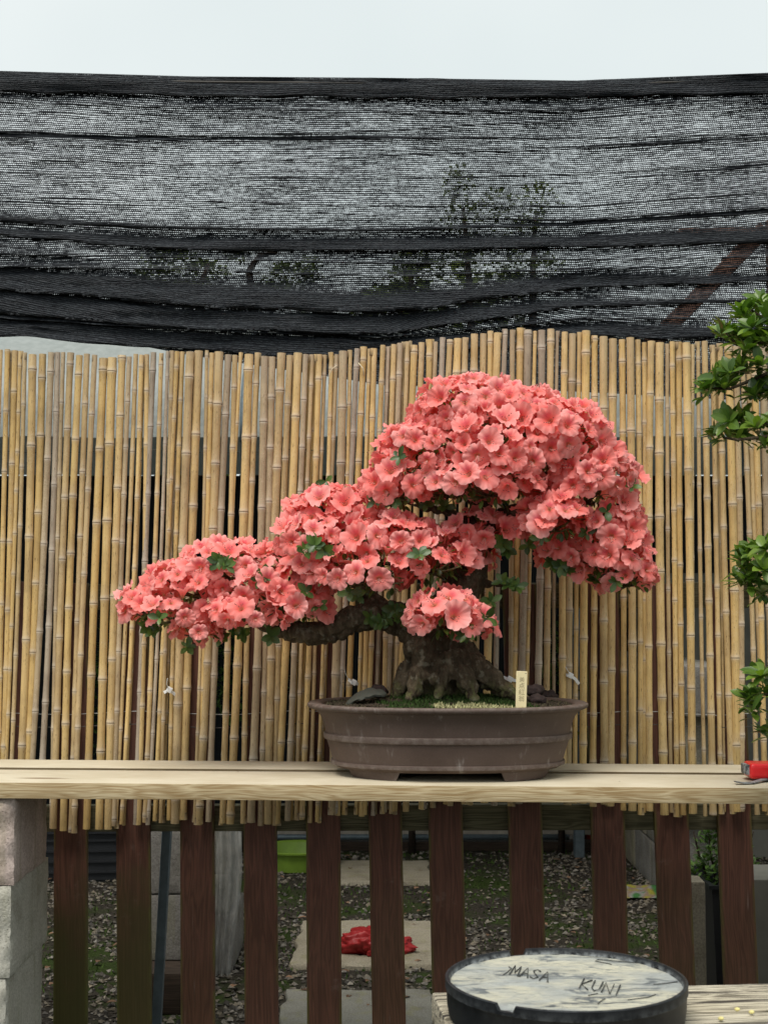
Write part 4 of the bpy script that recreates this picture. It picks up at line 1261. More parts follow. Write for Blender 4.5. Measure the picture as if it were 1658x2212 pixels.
# ================================================================== BONSAI POT
POTX = at_y(966, 1600, 0.237).x
POTY = 0.237
PZ = shelf_z(POTX) + 0.0005
def sup(th, a, b, n=2.35):
    c, s = math.cos(th), math.sin(th)
    return (a * math.copysign(abs(c) ** (2 / n), c), b * math.copysign(abs(s) ** (2 / n), s))
def build_pot():
    root = empty('bonsai_pot', (POTX, POTY, PZ))
    tag(root, 'oval brown unglazed bonsai pot standing on the pine shelf', 'plant pot')
    n = 120
    def lathe(prof, name, closed=False):
        m = MB()
        vs, cs = [], []
        for a, b, z, e in prof:
            for k in range(n):
                x, y = sup(2 * math.pi * k / n, a, b)
                vs.append((x, y, z)); cs.append((e, 0, 0, 1))
        fs = [(i * n + k, i * n + (k + 1) % n, (i + 1) * n + (k + 1) % n, (i + 1) * n + k) for i in range(len(prof) - 1) for k in range(n)]
        m.add(vs, fs, cs)
        return m
    k = 0.655
    def row(a, z, e=0.0): return (a, a * k - 0.0 + (0.0), z, e)
    body = [row(0.05, 0.022), row(0.266, 0.0195), row(0.279, 0.0212), row(0.286, 0.0250), row(0.290, 0.0280, 0.3), row(0.2955, 0.0290, 0.9), row(0.2965, 0.033, .6), row(0.295, 0.0375, 0.3), row(0.291, 0.039),
            row(0.2965, 0.058), row(0.302, 0.075), row(0.3065, 0.0895), row(0.3125, 0.0915, 0.3), row(0.3140, 0.0935, .9), row(0.3145, 0.102, .5), row(0.3135, 0.1055, .9), row(0.309, 0.1075),
            row(0.3125, 0.122), row(0.3165, 0.136), row(0.322, 0.148), row(0.329, 0.157), row(0.338, 0.1640)]
    o = lathe(body, 'body').obj('body', POT, root, True, 35)
    rim = [row(0.336, 0.1638), row(0.346, 0.1662), row(0.3525, 0.1690, .3), row(0.3555, 0.1735, .5), row(0.3545, 0.1780, .8), row(0.350, 0.1803, .9), row(0.338, 0.1808, .6), row(0.323, 0.1795, .4), row(0.317, 0.174, 0), row(0.305, 0.12, 0)]
    lathe(rim, 'rim').obj('rim', POT, root, True, 50)
    m = MB()
    # feet: curved blocks under the base
    for sx in (-1, 1):
        for sy in (-1, 1):
            vs, fs = [], []
            N = 14
            for i in range(N + 1):
                t = i / N
                x = sx * (0.122 + t * 0.128)
                xx = min(0.999, abs(x) / 0.272)
                yo = 0.655 * 0.272 * (1 - xx ** 2.35) ** (1 / 2.35)
                yi = max(yo - 0.075, 0.0)
                for dy, dz, sh in ((yo + 0.004, 0.0235, 0.0), (yo - 0.003, 0.0, 1.0), (yi, 0.0, 1.0), (yi, 0.0235, 0.0)):
                    xs = x + sh * sx * (0.010 * (1 - t) - 0.012 * t)
                    vs.append((xs, sy * dy, dz))
            for i in range(N):
                for q in range(4):
                    q2 = (q + 1) % 4
                    fs.append((i * 4 + q, i * 4 + q2, i * 4 + 4 + q2, i * 4 + 4 + q))
            fs += [(3, 2, 1, 0), (N * 4, N * 4 + 1, N * 4 + 2, N * 4 + 3)]
            if sx * sy > 0: fs = [f[::-1] for f in fs]
            mm = MB(); mm.add(vs, fs, (0.1, 0, 0, 1)); mm.obj('foot', POT, root, True, 35)
build_pot()

def soil_h(x, y):
    """local height of the soil above the shelf, pot coordinates"""
    r = math.sqrt((x / 0.32) ** 2 + (y / 0.19) ** 2)
    tx = (x + 0.02) / 0.19; ty = (y - 0.02) / 0.14
    mound = 0.022 * math.exp(-(tx * tx + ty * ty) * 1.1)
    return 0.176 + mound - 0.008 * max(0, r - 0.7) + 0.004 * mnoise.noise(Vector((x * 40, y * 40, 0))) + 0.002 * mnoise.noise(Vector((x * 120, y * 120, 3)))
def build_soil():
    m = MB()
    n, nr = 80, 26
    vs = [(0, 0, soil_h(0, 0))]; fs = []
    for i in range(1, nr + 1):
        for k in range(n):
            x, y = sup(2 * math.pi * k / n, 0.317 * i / nr, 0.317 * .655 * i / nr)
            vs.append((x, y, soil_h(x, y)))
    for k in range(n): fs.append((0, 1 + k, 1 + (k + 1) % n))
    for i in range(nr - 1):
        for k in range(n):
            a = 1 + i * n + k; b = 1 + i * n + (k + 1) % n
            fs.append((a, a + n, b + n, b))
    m.add(vs, fs)
    o = m.obj('soil', SOIL, None, True, None, loc=(POTX, POTY, PZ))
    tag(o, 'dark soil filling the oval bonsai pot', 'soil', kind='stuff')
    # moss tufts
    rs = random.Random(9)
    m = MB()
    for i in range(15000):
        th = rs.uniform(0, 6.283); q = math.sqrt(rs.random())
        x, y = sup(th, 0.314 * q, 0.205 * q)
        pale = math.exp(-((x - 0.06) / 0.12) ** 2 - ((y + 0.165) / 0.045) ** 2) + 0.5 * mnoise.noise(Vector((x * 25, y * 25, 2)))
        green = math.exp(-((x - 0.02) / 0.20) ** 2) + 0.6 * mnoise.noise(Vector((x * 18, y * 18, 7)))
        if pale > 0.42 and y < 0:
            c = (0.60, 0.57, 0.30); h = rs.uniform(0.003, 0.011); d = rs.uniform(0.0015, 0.004)
            g = rs.uniform(.6, 1.15)
        elif green > 0.55:
            c = (0.045, 0.08, 0.020); h = rs.uniform(0.003, 0.012); d = rs.uniform(0.001, 0.0028)
            g = rs.uniform(.45, 1.4)
        elif rs.random() < 0.25:
            c = (0.10, 0.085, 0.05); h = rs.uniform(0.002, 0.007); d = rs.uniform(0.001, 0.004); g = rs.uniform(.3, 1.3)
        else: continue
        a = rs.uniform(0, 6.28); z = soil_h(x, y) - 0.001
        m.add([(x - d * math.cos(a), y - d * math.sin(a), z), (x + d * math.cos(a), y + d * math.sin(a), z), (x + rs.uniform(-.006, .006), y + rs.uniform(-.006, .006), z + h)], [(0, 1, 2)], (c[0] * g, c[1] * g, c[2] * g, 1))
    o = m.obj('moss', VCOL, None, False, None, loc=(POTX, POTY, PZ))
    tag(o, 'green and pale yellow moss growing over the soil in the pot', 'moss', kind='stuff')
build_soil()
def pot_pt(px, py):                      # where the picture ray meets the soil, roughly
    best = None
    d = ray(px, py)
    for i in range(400):
        t = 3.2 + i * 0.0025
        p = CAM + d * (t / d.y)
        z = PZ + soil_h(p.x - POTX, p.y - POTY)
        if p.z <= z: return p
    return at_y(px, py, POTY)
def lumps():
    L = [(744, 1497, 15, 'dark lump of plant food at the left end of the pot soil'), (818, 1493, 16, 'dark lump of plant food right of the grey stone'), (1154, 1492, 17, 'mossy dark lump just right of the cream label'), (1160, 1512, 15, 'dark lump at the pot rim right of the label'), (1186, 1503, 16, 'dark reddish lump at the right end of the pot soil'), (1098, 1508, 10, 'small dark lump left of the cream label')]
    for k, (x, y, r, lab) in enumerate(L):
        p = pot_pt(x, y + r * 0.5)
        bm = bmesh.new(); bmesh.ops.create_icosphere(bm, subdivisions=3, radius=1)
        m = MB(); vs = []
        for v in bm.verts:
            q = v.co.copy(); f = 1 + 0.35 * mnoise.noise(q * 1.7 + Vector((k * 5, 0, 0))) + 0.18 * mnoise.noise(q * 5)
            vs.append(Vector((q.x * 1.2, q.y, q.z * .85)) * f * r / 860)
        bm.verts.index_update(); fs = [tuple(v.index for v in f.verts) for f in bm.faces]; bm.free()
        m.add(vs, fs)
        o = m.obj('fertiliser_lump', LUMP, None, True, None, loc=p + Vector((0, 0.006, r / 860 * .5)))
        tag(o, lab, 'lump', 'dark lumps on the pot soil')
    # grey slab stone
    a = at_y(790, 1497, POTY - 0.02)
    m = MB(); vs = []; nx, ny = 20, 8
    for side in (0, 1):
        for i in range(nx + 1):
            for j in range(ny + 1):
                u, v = i / nx * 2 - 1, j / ny * 2 - 1
                wv = math.sqrt(max(0, 1 - u * u)) * (1 + 0.25 * mnoise.noise(Vector((u * 3, side, 0))))
                x = u * 0.052; y = v * 0.035 * wv; z = 0.018 + 0.012 * u - 0.020 * (u - .1) ** 2 - 0.010 * v * wv - (0.005 if side else 0) + 0.003 * mnoise.noise(Vector((u * 3, v * 2, 5)))
                if side == 0: z += 0.002 * (1 - v * v)
                vs.append((x, y, z))
    n1 = (nx + 1) * (ny + 1)
    fs = []
    for s in (0, 1):
        for i in range(nx):
            for j in range(ny):
                q = s * n1 + i * (ny + 1) + j
                f = (q, q + ny + 1, q + ny + 2, q + 1)
                fs.append(f if s == 0 else f[::-1])
    for i in range(nx):
        for j in (0, ny):
            q = i * (ny + 1) + j
            fs.append((q, q + n1, q + n1 + ny + 1, q + ny + 1))
    m.add(vs, fs)
    o = m.obj('flat_stone', GREYSTONE, None, True, 50, loc=(a.x, a.y - 0.03, PZ + soil_h(a.x - POTX, -0.05) + 0.008), rot=(R(28), 0, 0))
    tag(o, 'thin grey flat stone propped on the soil left of the trunk', 'stone')
lumps()

def plant_label():
    Yl = POTY - 0.18
    b = at_y(1124.5, 1530, Yl); t = at_y(1127, 1450, Yl)
    H = (t - b).length + 0.045
    wd = 23.5 / ppm(Yl, 1.1)
    lean = math.atan2(t.x - b.x, t.z - b.z)
    root = empty('plant_label', b - (t - b).normalized() * 0.045, (R(-3), lean, 0))
    tag(root, 'cream plant label with faint handwritten characters stuck in the pot', 'plant label')
    solid('tag_strip', (wd, 0.0022, H), CREAM, root, 0.0008, 1, loc=(0, 0, H / 2))
    for k, ch in enumerate('美点紅翁'):
        cu = bpy.data.curves.new('writing', 'FONT'); cu.body = ch; cu.size = 0.0152 if k else 0.013; cu.align_x = 'CENTER'
        ob = bpy.data.objects.new('writing', cu); COL.objects.link(ob)
        dg = bpy.context.evaluated_depsgraph_get()
        me = bpy.data.meshes.new_from_object(ob.evaluated_get(dg)); bpy.data.objects.remove(ob)
        me.materials.clear(); me.materials.append(INK)
        link('writing', me, root, loc=(0.0005, -0.0014, H - 0.025 - k * 0.0155), rot=(R(90), 0, 0))
    MB().tube([(wd * .36, -0.0016, H - 0.005), (wd * .36, -0.0013, H - 0.005)], 0.0012, 8).obj('pin_hole', GROOVE, root)
plant_label()

# ================================================================== AZALEA
TY = POTY + 0.033
def T(x, y, dY=0.0): return at_y(x, y, TY + dY)
def remesh_tubes(mb, voxel, name, mat, parent, origin, disp):
    me = mb.me('tmp', mat, True)
    o = bpy.data.objects.new('tmp', me); COL.objects.link(o)
    md = o.modifiers.new('r', 'REMESH'); md.mode = 'VOXEL'; md.voxel_size = voxel; md.use_smooth_shade = True
    s = o.modifiers.new('s', 'SMOOTH'); s.iterations = 1
    dg = bpy.context.evaluated_depsgraph_get()
    m2 = bpy.data.meshes.new_from_object(o.evaluated_get(dg))
    bpy.data.objects.remove(o)
    co = np.empty(len(m2.vertices) * 3, dtype=np.float32); m2.vertices.foreach_get('co', co)
    no = np.empty(len(m2.vertices) * 3, dtype=np.float32); m2.vertices.foreach_get('normal', no)
    co = co.reshape(-1, 3); no = no.reshape(-1, 3)
    for i in range(len(co)):
        p = Vector(co[i])
        d = disp * (mnoise.noise(p * 26) - 4.5 * max(0, 0.30 - abs(mnoise.noise(Vector((p.x * 34, p.y * 34, p.z * 15))))) + 0.8 * mnoise.noise(Vector((p.x * 70, p.y * 70, p.z * 28))) + 0.4 * mnoise.noise(p * 150))
        co[i] += no[i] * d
    co -= np.array(origin, dtype=np.float32)
    m2.vertices.foreach_set('co', co.ravel()); m2.update()
    m2.materials.clear(); m2.materials.append(mat)
    m2.polygons.foreach_set('use_smooth', [True] * len(m2.polygons))
    return link(name, m2, parent)

# ellipsoid pads of bloom: centre px, radius px, depth offset, depth radius (m), tilt
PADS = [  # x, y, rx, ry, dY, rdepth
    (1012, 910, 126, 100, 0.00, 0.17), (1100, 908, 112, 82, 0.0, 0.16), (925, 985, 112, 78, -0.03, 0.15), (1075, 985, 150, 92, -0.05, 0.19), (1175, 955, 140, 98, -0.01, 0.19),
    (1262, 1040, 108, 98, -0.01, 0.17), (1300, 1140, 82, 86, 0.0, 0.14), (1195, 1120, 70, 52, -0.13, 0.09), (862, 1052, 76, 54, -0.05, 0.11), (955, 1048, 84, 48, -0.06, 0.10), (1055, 1044, 124, 56, -0.14, 0.10),
    (1320, 1205, 78, 62, -0.02, 0.12), (1245, 1190, 80, 50, -0.01, 0.10), (1352, 1240, 64, 52, -0.03, 0.08),
    (615, 1232, 66, 62, 0.0, 0.10), (660, 1235, 70, 66, -0.03, 0.10), (725, 1112, 104, 66, 0.02, 0.14), (700, 1170, 98, 70, -0.05, 0.12), (830, 1180, 130, 78, -0.05, 0.14), (790, 1235, 120, 56, -0.12, 0.10), (930, 1205, 96, 60, -0.09, 0.10), (1040, 1150, 72, 50, -0.03, 0.08), (1020, 1205, 50, 44, 0.03, 0.07),
    (500, 1225, 112, 56, 0.02, 0.12), (420, 1260, 100, 58, 0.0, 0.11), (320, 1310, 56, 44, -0.01, 0.08), (375, 1320, 84, 46, -0.05, 0.09), (580, 1280, 106, 66, -0.03, 0.11), (540, 1325, 112, 44, -0.08, 0.09), (640, 1300, 70, 54, -0.04, 0.09), (425, 1360, 52, 26, -0.06, 0.06),
    (962, 1328, 80, 56, -0.17, 0.09), (1012, 1345, 56, 44, -0.15, 0.07),
]
def pad_world(pd):                       # the blooms stand out from the pad, so the pad itself is a little smaller
    x, y, rx, ry, dY, rd = pd
    rx, ry, y = max(20, rx - 7), max(17, ry - 10), y + 4
    c = T(x, y, dY); s = ppm(TY + dY, c.z)
    return c, Vector((rx / s, rd, ry / s))
PW = [pad_world(p) for p in PADS]
def inside(p, k=1.0, skip=-1):
    for i, (c, r) in enumerate(PW):
        if i == skip: continue
        q = p - c
        if (q.x / r.x) ** 2 + (q.y / r.y) ** 2 + (q.z / r.z) ** 2 < k * k: return True
    return False
def hit_pads(px, py, grow=1.0):
    d = ray(px, py)
    best = None
    for c, r in PW:
        o = CAM - c
        O = Vector((o.x / r.x, o.y / r.y, o.z / r.z)) / grow; D = Vector((d.x / r.x, d.y / r.y, d.z / r.z)) / grow
        A = D.dot(D); B = 2 * O.dot(D); C = O.dot(O) - 1
        disc = B * B - 4 * A * C
        if disc < 0: continue
        t = (-B - math.sqrt(disc)) / (2 * A)
        if best is None or t < best: best = t
    return CAM + d * best if best else None

def flower_mesh(seed, openness, joined=False):
    """five-lobed azalea bloom facing +Z, radius ~1"""
    rs = random.Random(seed)
    m = MB()
    n, K = 40, 8
    ph = rs.uniform(0, 6.28)
    lob = [rs.uniform(0.88, 1.08) for _ in range(5)]
    lz = [rs.uniform(-0.22, 0.22) for _ in range(5)]
    ruf = [rs.uniform(0.6, 1.4) for _ in range(5)]
    flare = openness
    vs, cs = [], []
    ss = [0.07, 0.16, 0.28, 0.42, 0.58, 0.74, 0.88, 1.0]
    for i, s in enumerate(ss):
        for k in range(n):
            th = 2 * math.pi * k / n
            pt = (th / (2 * math.pi) * 5) % 5
            pi_, u = int(pt), pt - int(pt)              # petal index, 0..1 across it
            c = math.sin(math.pi * u)                    # 0 at the notch, 1 mid-petal
            edge = 0.84 + 0.16 * c ** 0.5
            notch = 1 - 0.06 * max(0, math.cos(2 * math.pi * (u - 0.5)) - 0.75) * 4
            rad = s * (1 + (edge * notch * lob[pi_] - 1) * s ** 1.5)
            zz = 0.62 * (1 - math.exp(-2.8 * s)) * (1.35 - flare) - flare * 0.34 * s ** 3
            zz += lz[pi_] * s * s * c - 0.10 * s ** 2 * (1 - c)
            zz += (0.085 * s ** 2.4 * math.sin(2.5 * 2 * math.pi * u + ph + pi_ * 1.9) + 0.05 * s ** 3 * mnoise.noise(Vector((th * 4, seed, s * 3)))) * ruf[pi_]
            ang = th + 0.04 * math.sin(th * 2 + ph)
            rr = rad * (0.96 + 0.05 * (flare - .5))
            vs.append(Vector((rr * math.cos(ang), rr * math.sin(ang), zz - 0.22)))
            up = max(0, math.cos(th - math.pi / 2 - 0.0))
            bl = max(0, up - 0.55) / 0.45 * max(0, 1 - abs(s - 0.42) / 0.32)
            sh = s * (0.9 + 0.1 * c) + 0.05 * (c - .5)
            cs.append((min(1, max(0, sh)), min(1, bl * 1.1), 0.0, 1))
    fs = [(i * n + k, i * n + (k + 1) % n, (i + 1) * n + (k + 1) % n, (i + 1) * n + k) for i in range(K - 1) for k in range(n)]
    m.add(vs, fs, cs)
    # tube behind
    tb = [Vector((0.07 * math.cos(2 * math.pi * k / 8), 0.07 * math.sin(2 * math.pi * k / 8), -0.16)) for k in range(8)] + [Vector((0.05 * math.cos(2 * math.pi * k / 8), 0.05 * math.sin(2 * math.pi * k / 8), -0.62)) for k in range(8)]
    m.add(tb, [(k, (k + 1) % 8, 8 + (k + 1) % 8, 8 + k) for k in range(8)], (0.3, 0, 0, 1))
    # stamens
    st = MB()
    for q in range(6):
        a = -math.pi / 2 + (q - 2.5) * 0.42 + rs.uniform(-.15, .15)
        r1 = rs.uniform(0.25, 0.42); z1 = rs.uniform(0.42, 0.62)
        pts = [Vector((0.02 * math.cos(a), 0.02 * math.sin(a), -0.1)), Vector((r1 * .45 * math.cos(a), r1 * .45 * math.sin(a), z1 * .6)), Vector((r1 * math.cos(a), r1 * math.sin(a) + .1, z1))]
        st.tube(pts, [0.014, 0.012, 0.010], 4, (0.90, 0.46, 0.40, 1), cap=False)
        e = pts[-1]
        st.add([e + Vector(v) * 0.036 for v in ((1, 0, 0), (-1, 0, 0), (0, 1, 0), (0, -1, 0), (0, 0, 1), (0, 0, -1))], [(0, 2, 4), (2, 1, 4), (1, 3, 4), (3, 0, 4), (2, 0, 5), (1, 2, 5), (3, 1, 5), (0, 3, 5)], (0.10, 0.028, 0.03, 1))
    return m, st

def basis(d, roll):
    d = d.normalized()
    u = Vector((0, 0, 1)) - d * d.z
    if u.length < 0.15: u = Vector((0, 1, 0)) - d * d.y
    u.normalize()
    r_ = u.cross(d).normalized()
    c, s = math.cos(roll), math.sin(roll)
    X = r_ * c + u * s; Yv = u * c - r_ * s
    M = Matrix((X, Yv, d)).transposed()
    return M

def build_azalea():
    origin = Vector((T(945, 1500).x, TY, PZ + 0.17))
    root = empty('azalea_tree', origin)
    tag(root, 'coral flowering azalea bonsai tree with a long drooping left branch', 'bonsai tree')
    # ---- trunk
    mb = MB()
    def limb(pts, n=14):
        mb.tube([T(x, y, d) for x, y, d, r in pts], [r for x, y, d, r in pts], n)
    limb([(955, 1530, 0, .070), (950, 1490, 0, .068), (944, 1450, 0, .076), (936, 1415, 0, .080), (938, 1380, 0, .080), (955, 1340, 0, .070), (990, 1290, .01, .055), (1018, 1235, .02, .044), (1028, 1185, .02, .038), (1030, 1130, .01, .034), (1048, 1060, 0, .026), (1070, 980, 0, .016), (1075, 920, 0, .008)])
    limb([(905, 1372, -.01, .05), (860, 1335, -.02, .046), (800, 1325, -.03, .040), (750, 1345, -.03, .036), (705, 1364, -.03, .034), (660, 1368, -.02, .030), (610, 1362, -.02, .025), (560, 1345, -.01, .018), (480, 1320, 0, .012), (400, 1310, 0, .007)])
    limb([(1028, 1160, .0, .026), (1085, 1115, -.02, .022), (1150, 1092, -.02, .018), (1230, 1095, -.02, .014), (1290, 1140, -.01, .010), (1330, 1190, -.01, .006)])
    limb([(1025, 1140, .0, .022), (975, 1108, -.04, .014), (920, 1098, -.05, .011), (865, 1085, -.05, .008), (830, 1060, -.04, .005)])
    limb([(1040, 1090, 0, .018), (960, 1040, 0, .012), (900, 1010, 0, .008)])
    limb([(1040, 1080, 0, .018), (1130, 1030, 0, .012), (1220, 1020, 0, .008)])
    limb([(840, 1330, -.02, .03), (780, 1270, -.02, .018), (730, 1200, -.02, .012), (720, 1130, 0, .007)])
    limb([(1020, 1230, .02, .018), (950, 1240, -.03, .012), (880, 1220, -.04, .008)])
    limb([(1035, 1262, 0.02, .012), (1075, 1262, -.01, .008), (1115, 1255, -.03, .005)])
    # root flare
    limb([(978, 1395, -.02, .045), (1008, 1432, -.04, .042), (1048, 1462, -.05, .036), (1086, 1488, -.05, .026), (1116, 1512, -.05, .012)])
    limb([(970, 1415, -.06, .036), (996, 1455, -.085, .029), (1016, 1490, -.105, .021), (1030, 1515, -.12, .012)])
    limb([(922, 1425, -.06, .034), (905, 1462, -.09, .026), (892, 1494, -.11, .019), (880, 1516, -.125, .010)])
    limb([(948, 1430, -.05, .030), (962, 1462, -.085, .020), (952, 1488, -.10, .014), (944, 1510, -.11, .007)])
    limb([(890, 1440, -.02, .036), (870, 1475, -.03, .028), (848, 1508, -.03, .016)])
    limb([(1000, 1415, 0.03, .040), (1050, 1460, .05, .030), (1090, 1500, .06, .016)])
    for (x, y, d, r) in ((908, 1402, -.055, .042), (935, 1466, -.105, .017), (1000, 1478, -.11, .016)):
        c = T(x, y, d)
        bm = bmesh.new(); bmesh.ops.create_icosphere(bm, subdivisions=3, radius=r)
        bm.verts.index_update()
        mb.add([v.co + c for v in bm.verts], [tuple(v.index for v in f.verts) for f in bm.faces]); bm.free()
    tr = remesh_tubes(mb, 0.0045, 'trunk', BARK, root, (0, 0, 0), 0.0052)
    tr.location = -origin
    # ---- flowers
    rs = random.Random(77)
    variants = []
    for k in range(11):
        op = [0.10, 0.30, 0.45, 0.52, 0.62, 0.72, 0.40, 0.0, 0.56, -0.25, 0.2][k]
        fm, st = flower_mesh(50 + k, op)
        variants.append((fm, st, fm.me('flower', PETAL, True), st.me('stamens', STAMEN, True)))
    cands = []
    for i, (c, r) in enumerate(PW):
        area = (r.x * r.y + r.x * r.z + r.y * r.z)
        for _ in range(int(area * 42000)):
            v = Vector((rs.gauss(0, 1), rs.gauss(0, 1), rs.gauss(0, 1))).normalized()
            p = c + Vector((v.x * r.x, v.y * r.y, v.z * r.z))
            nrm = Vector((v.x / r.x, v.y / r.y, v.z / r.z)).normalized()
            if nrm.z < -0.45: continue
            if inside(p, 0.93, i): continue
            cands.append((p, nrm))
    rs.shuffle(cands)
    acc, cell = [], {}
    dm = 0.0355
    for p, nrm in cands:
        key = (int(p.x // dm), int(p.y // dm), int(p.z // dm))
        ok = True
        for a in (-1, 0, 1):
            for b in (-1, 0, 1):
                for c in (-1, 0, 1):
                    for q in cell.get((key[0] + a, key[1] + b, key[2] + c), ()):
                        if (q - p).length < dm: ok = False
        if ok:
            acc.append((p, nrm)); cell.setdefault(key, []).append(p)
    todo = []
    for p, nrm in acc:
        tc_ = (CAM - p).normalized()
        d = nrm + tc_ * 0.25 + Vector((rs.uniform(-.6, .6), rs.uniform(-.5, .5), rs.uniform(-.35, .65)))
        d.normalize()
        vis = nrm.dot(tc_)
        todo.append((vis, p, d))
    todo.sort(key=lambda a: -a[0])
    # the ones that show largest become parts of their own, the rest are one mass
    front = [t for t in todo if t[0] > -0.1]
    rs.shuffle(front)
    front.sort(key=lambda t: -round(t[0], 1))
    single = front[:300]
    sid = set(id(t) for t in single)
    rest = [t for t in todo if id(t) not in sid]
    rad = 0.0338
    for vis, p, d in single:
        fm, st, fme, sme = variants[rs.randrange(11)]
        M = basis(d, rs.uniform(-0.7, 0.7)).to_4x4()
        sc = rad * rs.choice((rs.uniform(0.72, 0.95), rs.uniform(0.9, 1.12), rs.uniform(0.95, 1.22)))
        mt = Matrix.Translation(p + d * 0.006 - origin) @ M @ Matrix.Diagonal((sc, sc * rs.uniform(.92, 1.05), sc * rs.uniform(.85, 1.25), 1))
        fo = link('flower', fme, root, mtx=mt)
        link('stamens', sme, fo)
    mass = MB()
    def put(p, d, sc):
        fm, st, _, _ = variants[rs.randrange(11)]
        M = basis(d, rs.uniform(-0.8, 0.8)); rn = rs.random()
        mass.add([M @ (Vector(v) * sc) + p - origin for v in fm.v], fm.f, [(c[0], c[1], rn, 1) for c in fm.c])
    for vis, p, d in rest:
        put(p + d * 0.006, d, rad * rs.uniform(.82, 1.1))
    # an inner layer closes the gaps between the outer blooms
    for i, (p, nrm) in enumerate(acc):
        if i % 2: continue
        q = p - nrm * 0.030 + Vector((rs.uniform(-.02, .02), rs.uniform(-.02, .02), rs.uniform(-.01, .01)))
        put(q, nrm + Vector((rs.uniform(-.5, .5), rs.uniform(-.5, .5), rs.uniform(-.2, .5))), rad * .9)
    o = mass.obj('flower_mass', PETAL, root, True); o['kind'] = 'stuff'
    # ---- leaves: rosettes that show between the blooms
    lm = []
    for k in range(4):
        m = MB(); leaf_add(m, Vector((0, 0, 0)), Vector((0, 0.0, 1)), 1.0, 0.22 + 0.03 * k, k * .21, Vector((0, -1, 0)), 0.25, 0.12 + .05 * k)
        lm.append(m.me('leaf', LEAF, True))
    spots = [(680, 1178, 8), (655, 1190, 6), (700, 1190, 6), (474, 1212, 8), (488, 1222, 5), (570, 1245, 6), (560, 1252, 4), (862, 988, 5), (845, 1082, 6), (812, 1080, 5), (1210, 1222, 8), (1190, 1215, 6), (1225, 1235, 6), (1285, 1255, 6), (1330, 1258, 5), (1085, 1172, 7), (1092, 1185, 6), (1140, 1178, 5), (1170, 1160, 5), (1265, 1150, 5), (905, 1198, 6), (770, 1285, 6), (755, 1280, 4), (320, 1352, 7), (335, 1365, 5), (345, 1335, 4), (480, 1380, 5), (525, 1370, 6), (405, 1398, 5), (860, 1330, 8), (835, 1335, 7), (880, 1322, 7), (820, 1345, 6), (875, 1345, 6), (850, 1315, 6), (800, 1335, 6), (1000, 1375, 4), (1050, 1335, 4), (1060, 1300, 4), (930, 1395, 3), (585, 1375, 5), (1100, 1262, 6), (1115, 1268, 6), (1085, 1255, 4), (1360, 1050, 4), (705, 1040, 3), (1310, 1105, 3), (920, 1090, 5), (960, 1095, 5), (660, 1280, 4), (1010, 1370, 4), (690, 1310, 4)]
    count = 0
    for x, y, nl in spots:
        p = hit_pads(x, y, 1.02)
        if p is None: p = T(x, y, -0.05)
        tc_ = (CAM - p).normalized()
        base = p + tc_ * 0.016
        ax = (tc_ * 0.8 + Vector((rs.uniform(-.5, .5), 0, rs.uniform(-.1, .6)))).normalized()
        B = basis(ax, rs.uniform(0, 6))
        for q in range(nl):
            if count >= 300: break
            a = 2 * math.pi * q / nl + rs.uniform(-.3, .3); tl = rs.uniform(0.75, 1.35)
            d = B @ Vector((math.cos(a) * math.sin(tl), math.sin(a) * math.sin(tl), math.cos(tl)))
            M = basis(d, rs.uniform(0, 1))
            # leaf mesh grows along its own Z, its face towards -Y
            up = ax - d * ax.dot(d); up.normalize()
            Xv = up.cross(d).normalized()
            M = Matrix((Xv, -up, d)).transposed().to_4x4()
            L = rs.uniform(0.020, 0.033)
            link('leaf', lm[rs.randrange(4)], root, mtx=Matrix.Translation(base - origin) @ M @ Matrix.Diagonal((L * 1.1, L, L, 1)))
            count += 1
    # inner foliage, mostly in the shade of the blooms
    fl = MB()
    for i, (c, r) in enumerate(PW):
        for _ in range(int(130 * (r.x * r.z) / 0.01)):
            v = Vector((rs.gauss(0, 1), rs.gauss(0, 1), rs.gauss(0, 1))).normalized() * rs.uniform(.45, .92)
            if v.z > 0.25 and v.length > .8: v *= .8
            p = c + Vector((v.x * r.x, v.y * r.y, v.z * r.z))
            leaf_add(fl, p - origin, v + Vector((rs.uniform(-.7, .7), rs.uniform(-.7, .7), rs.uniform(-.7, .5))), rs.uniform(.018, .03), .0065, rs.random())
    o = fl.obj('foliage', LEAF, root, True); o['kind'] = 'stuff'
    # twigs
    tw = MB()
    for i, (c, r) in enumerate(PW):
        for _ in range(8):
            v = Vector((rs.uniform(-1, 1), rs.uniform(-1, .4), rs.uniform(-.9, .3)))
            p = c + Vector((v.x * r.x, v.y * r.y, v.z * r.z)) * .8
            tw.tube([c + Vector((0, 0, -r.z * .5)) - origin, (c + p) / 2 + Vector((0, 0, -r.z * .35)) - origin, p - origin], [.004, .003, .0018], 5)
    o = tw.obj('twigs', BARK, root, True); o['kind'] = 'stuff'
build_azalea()

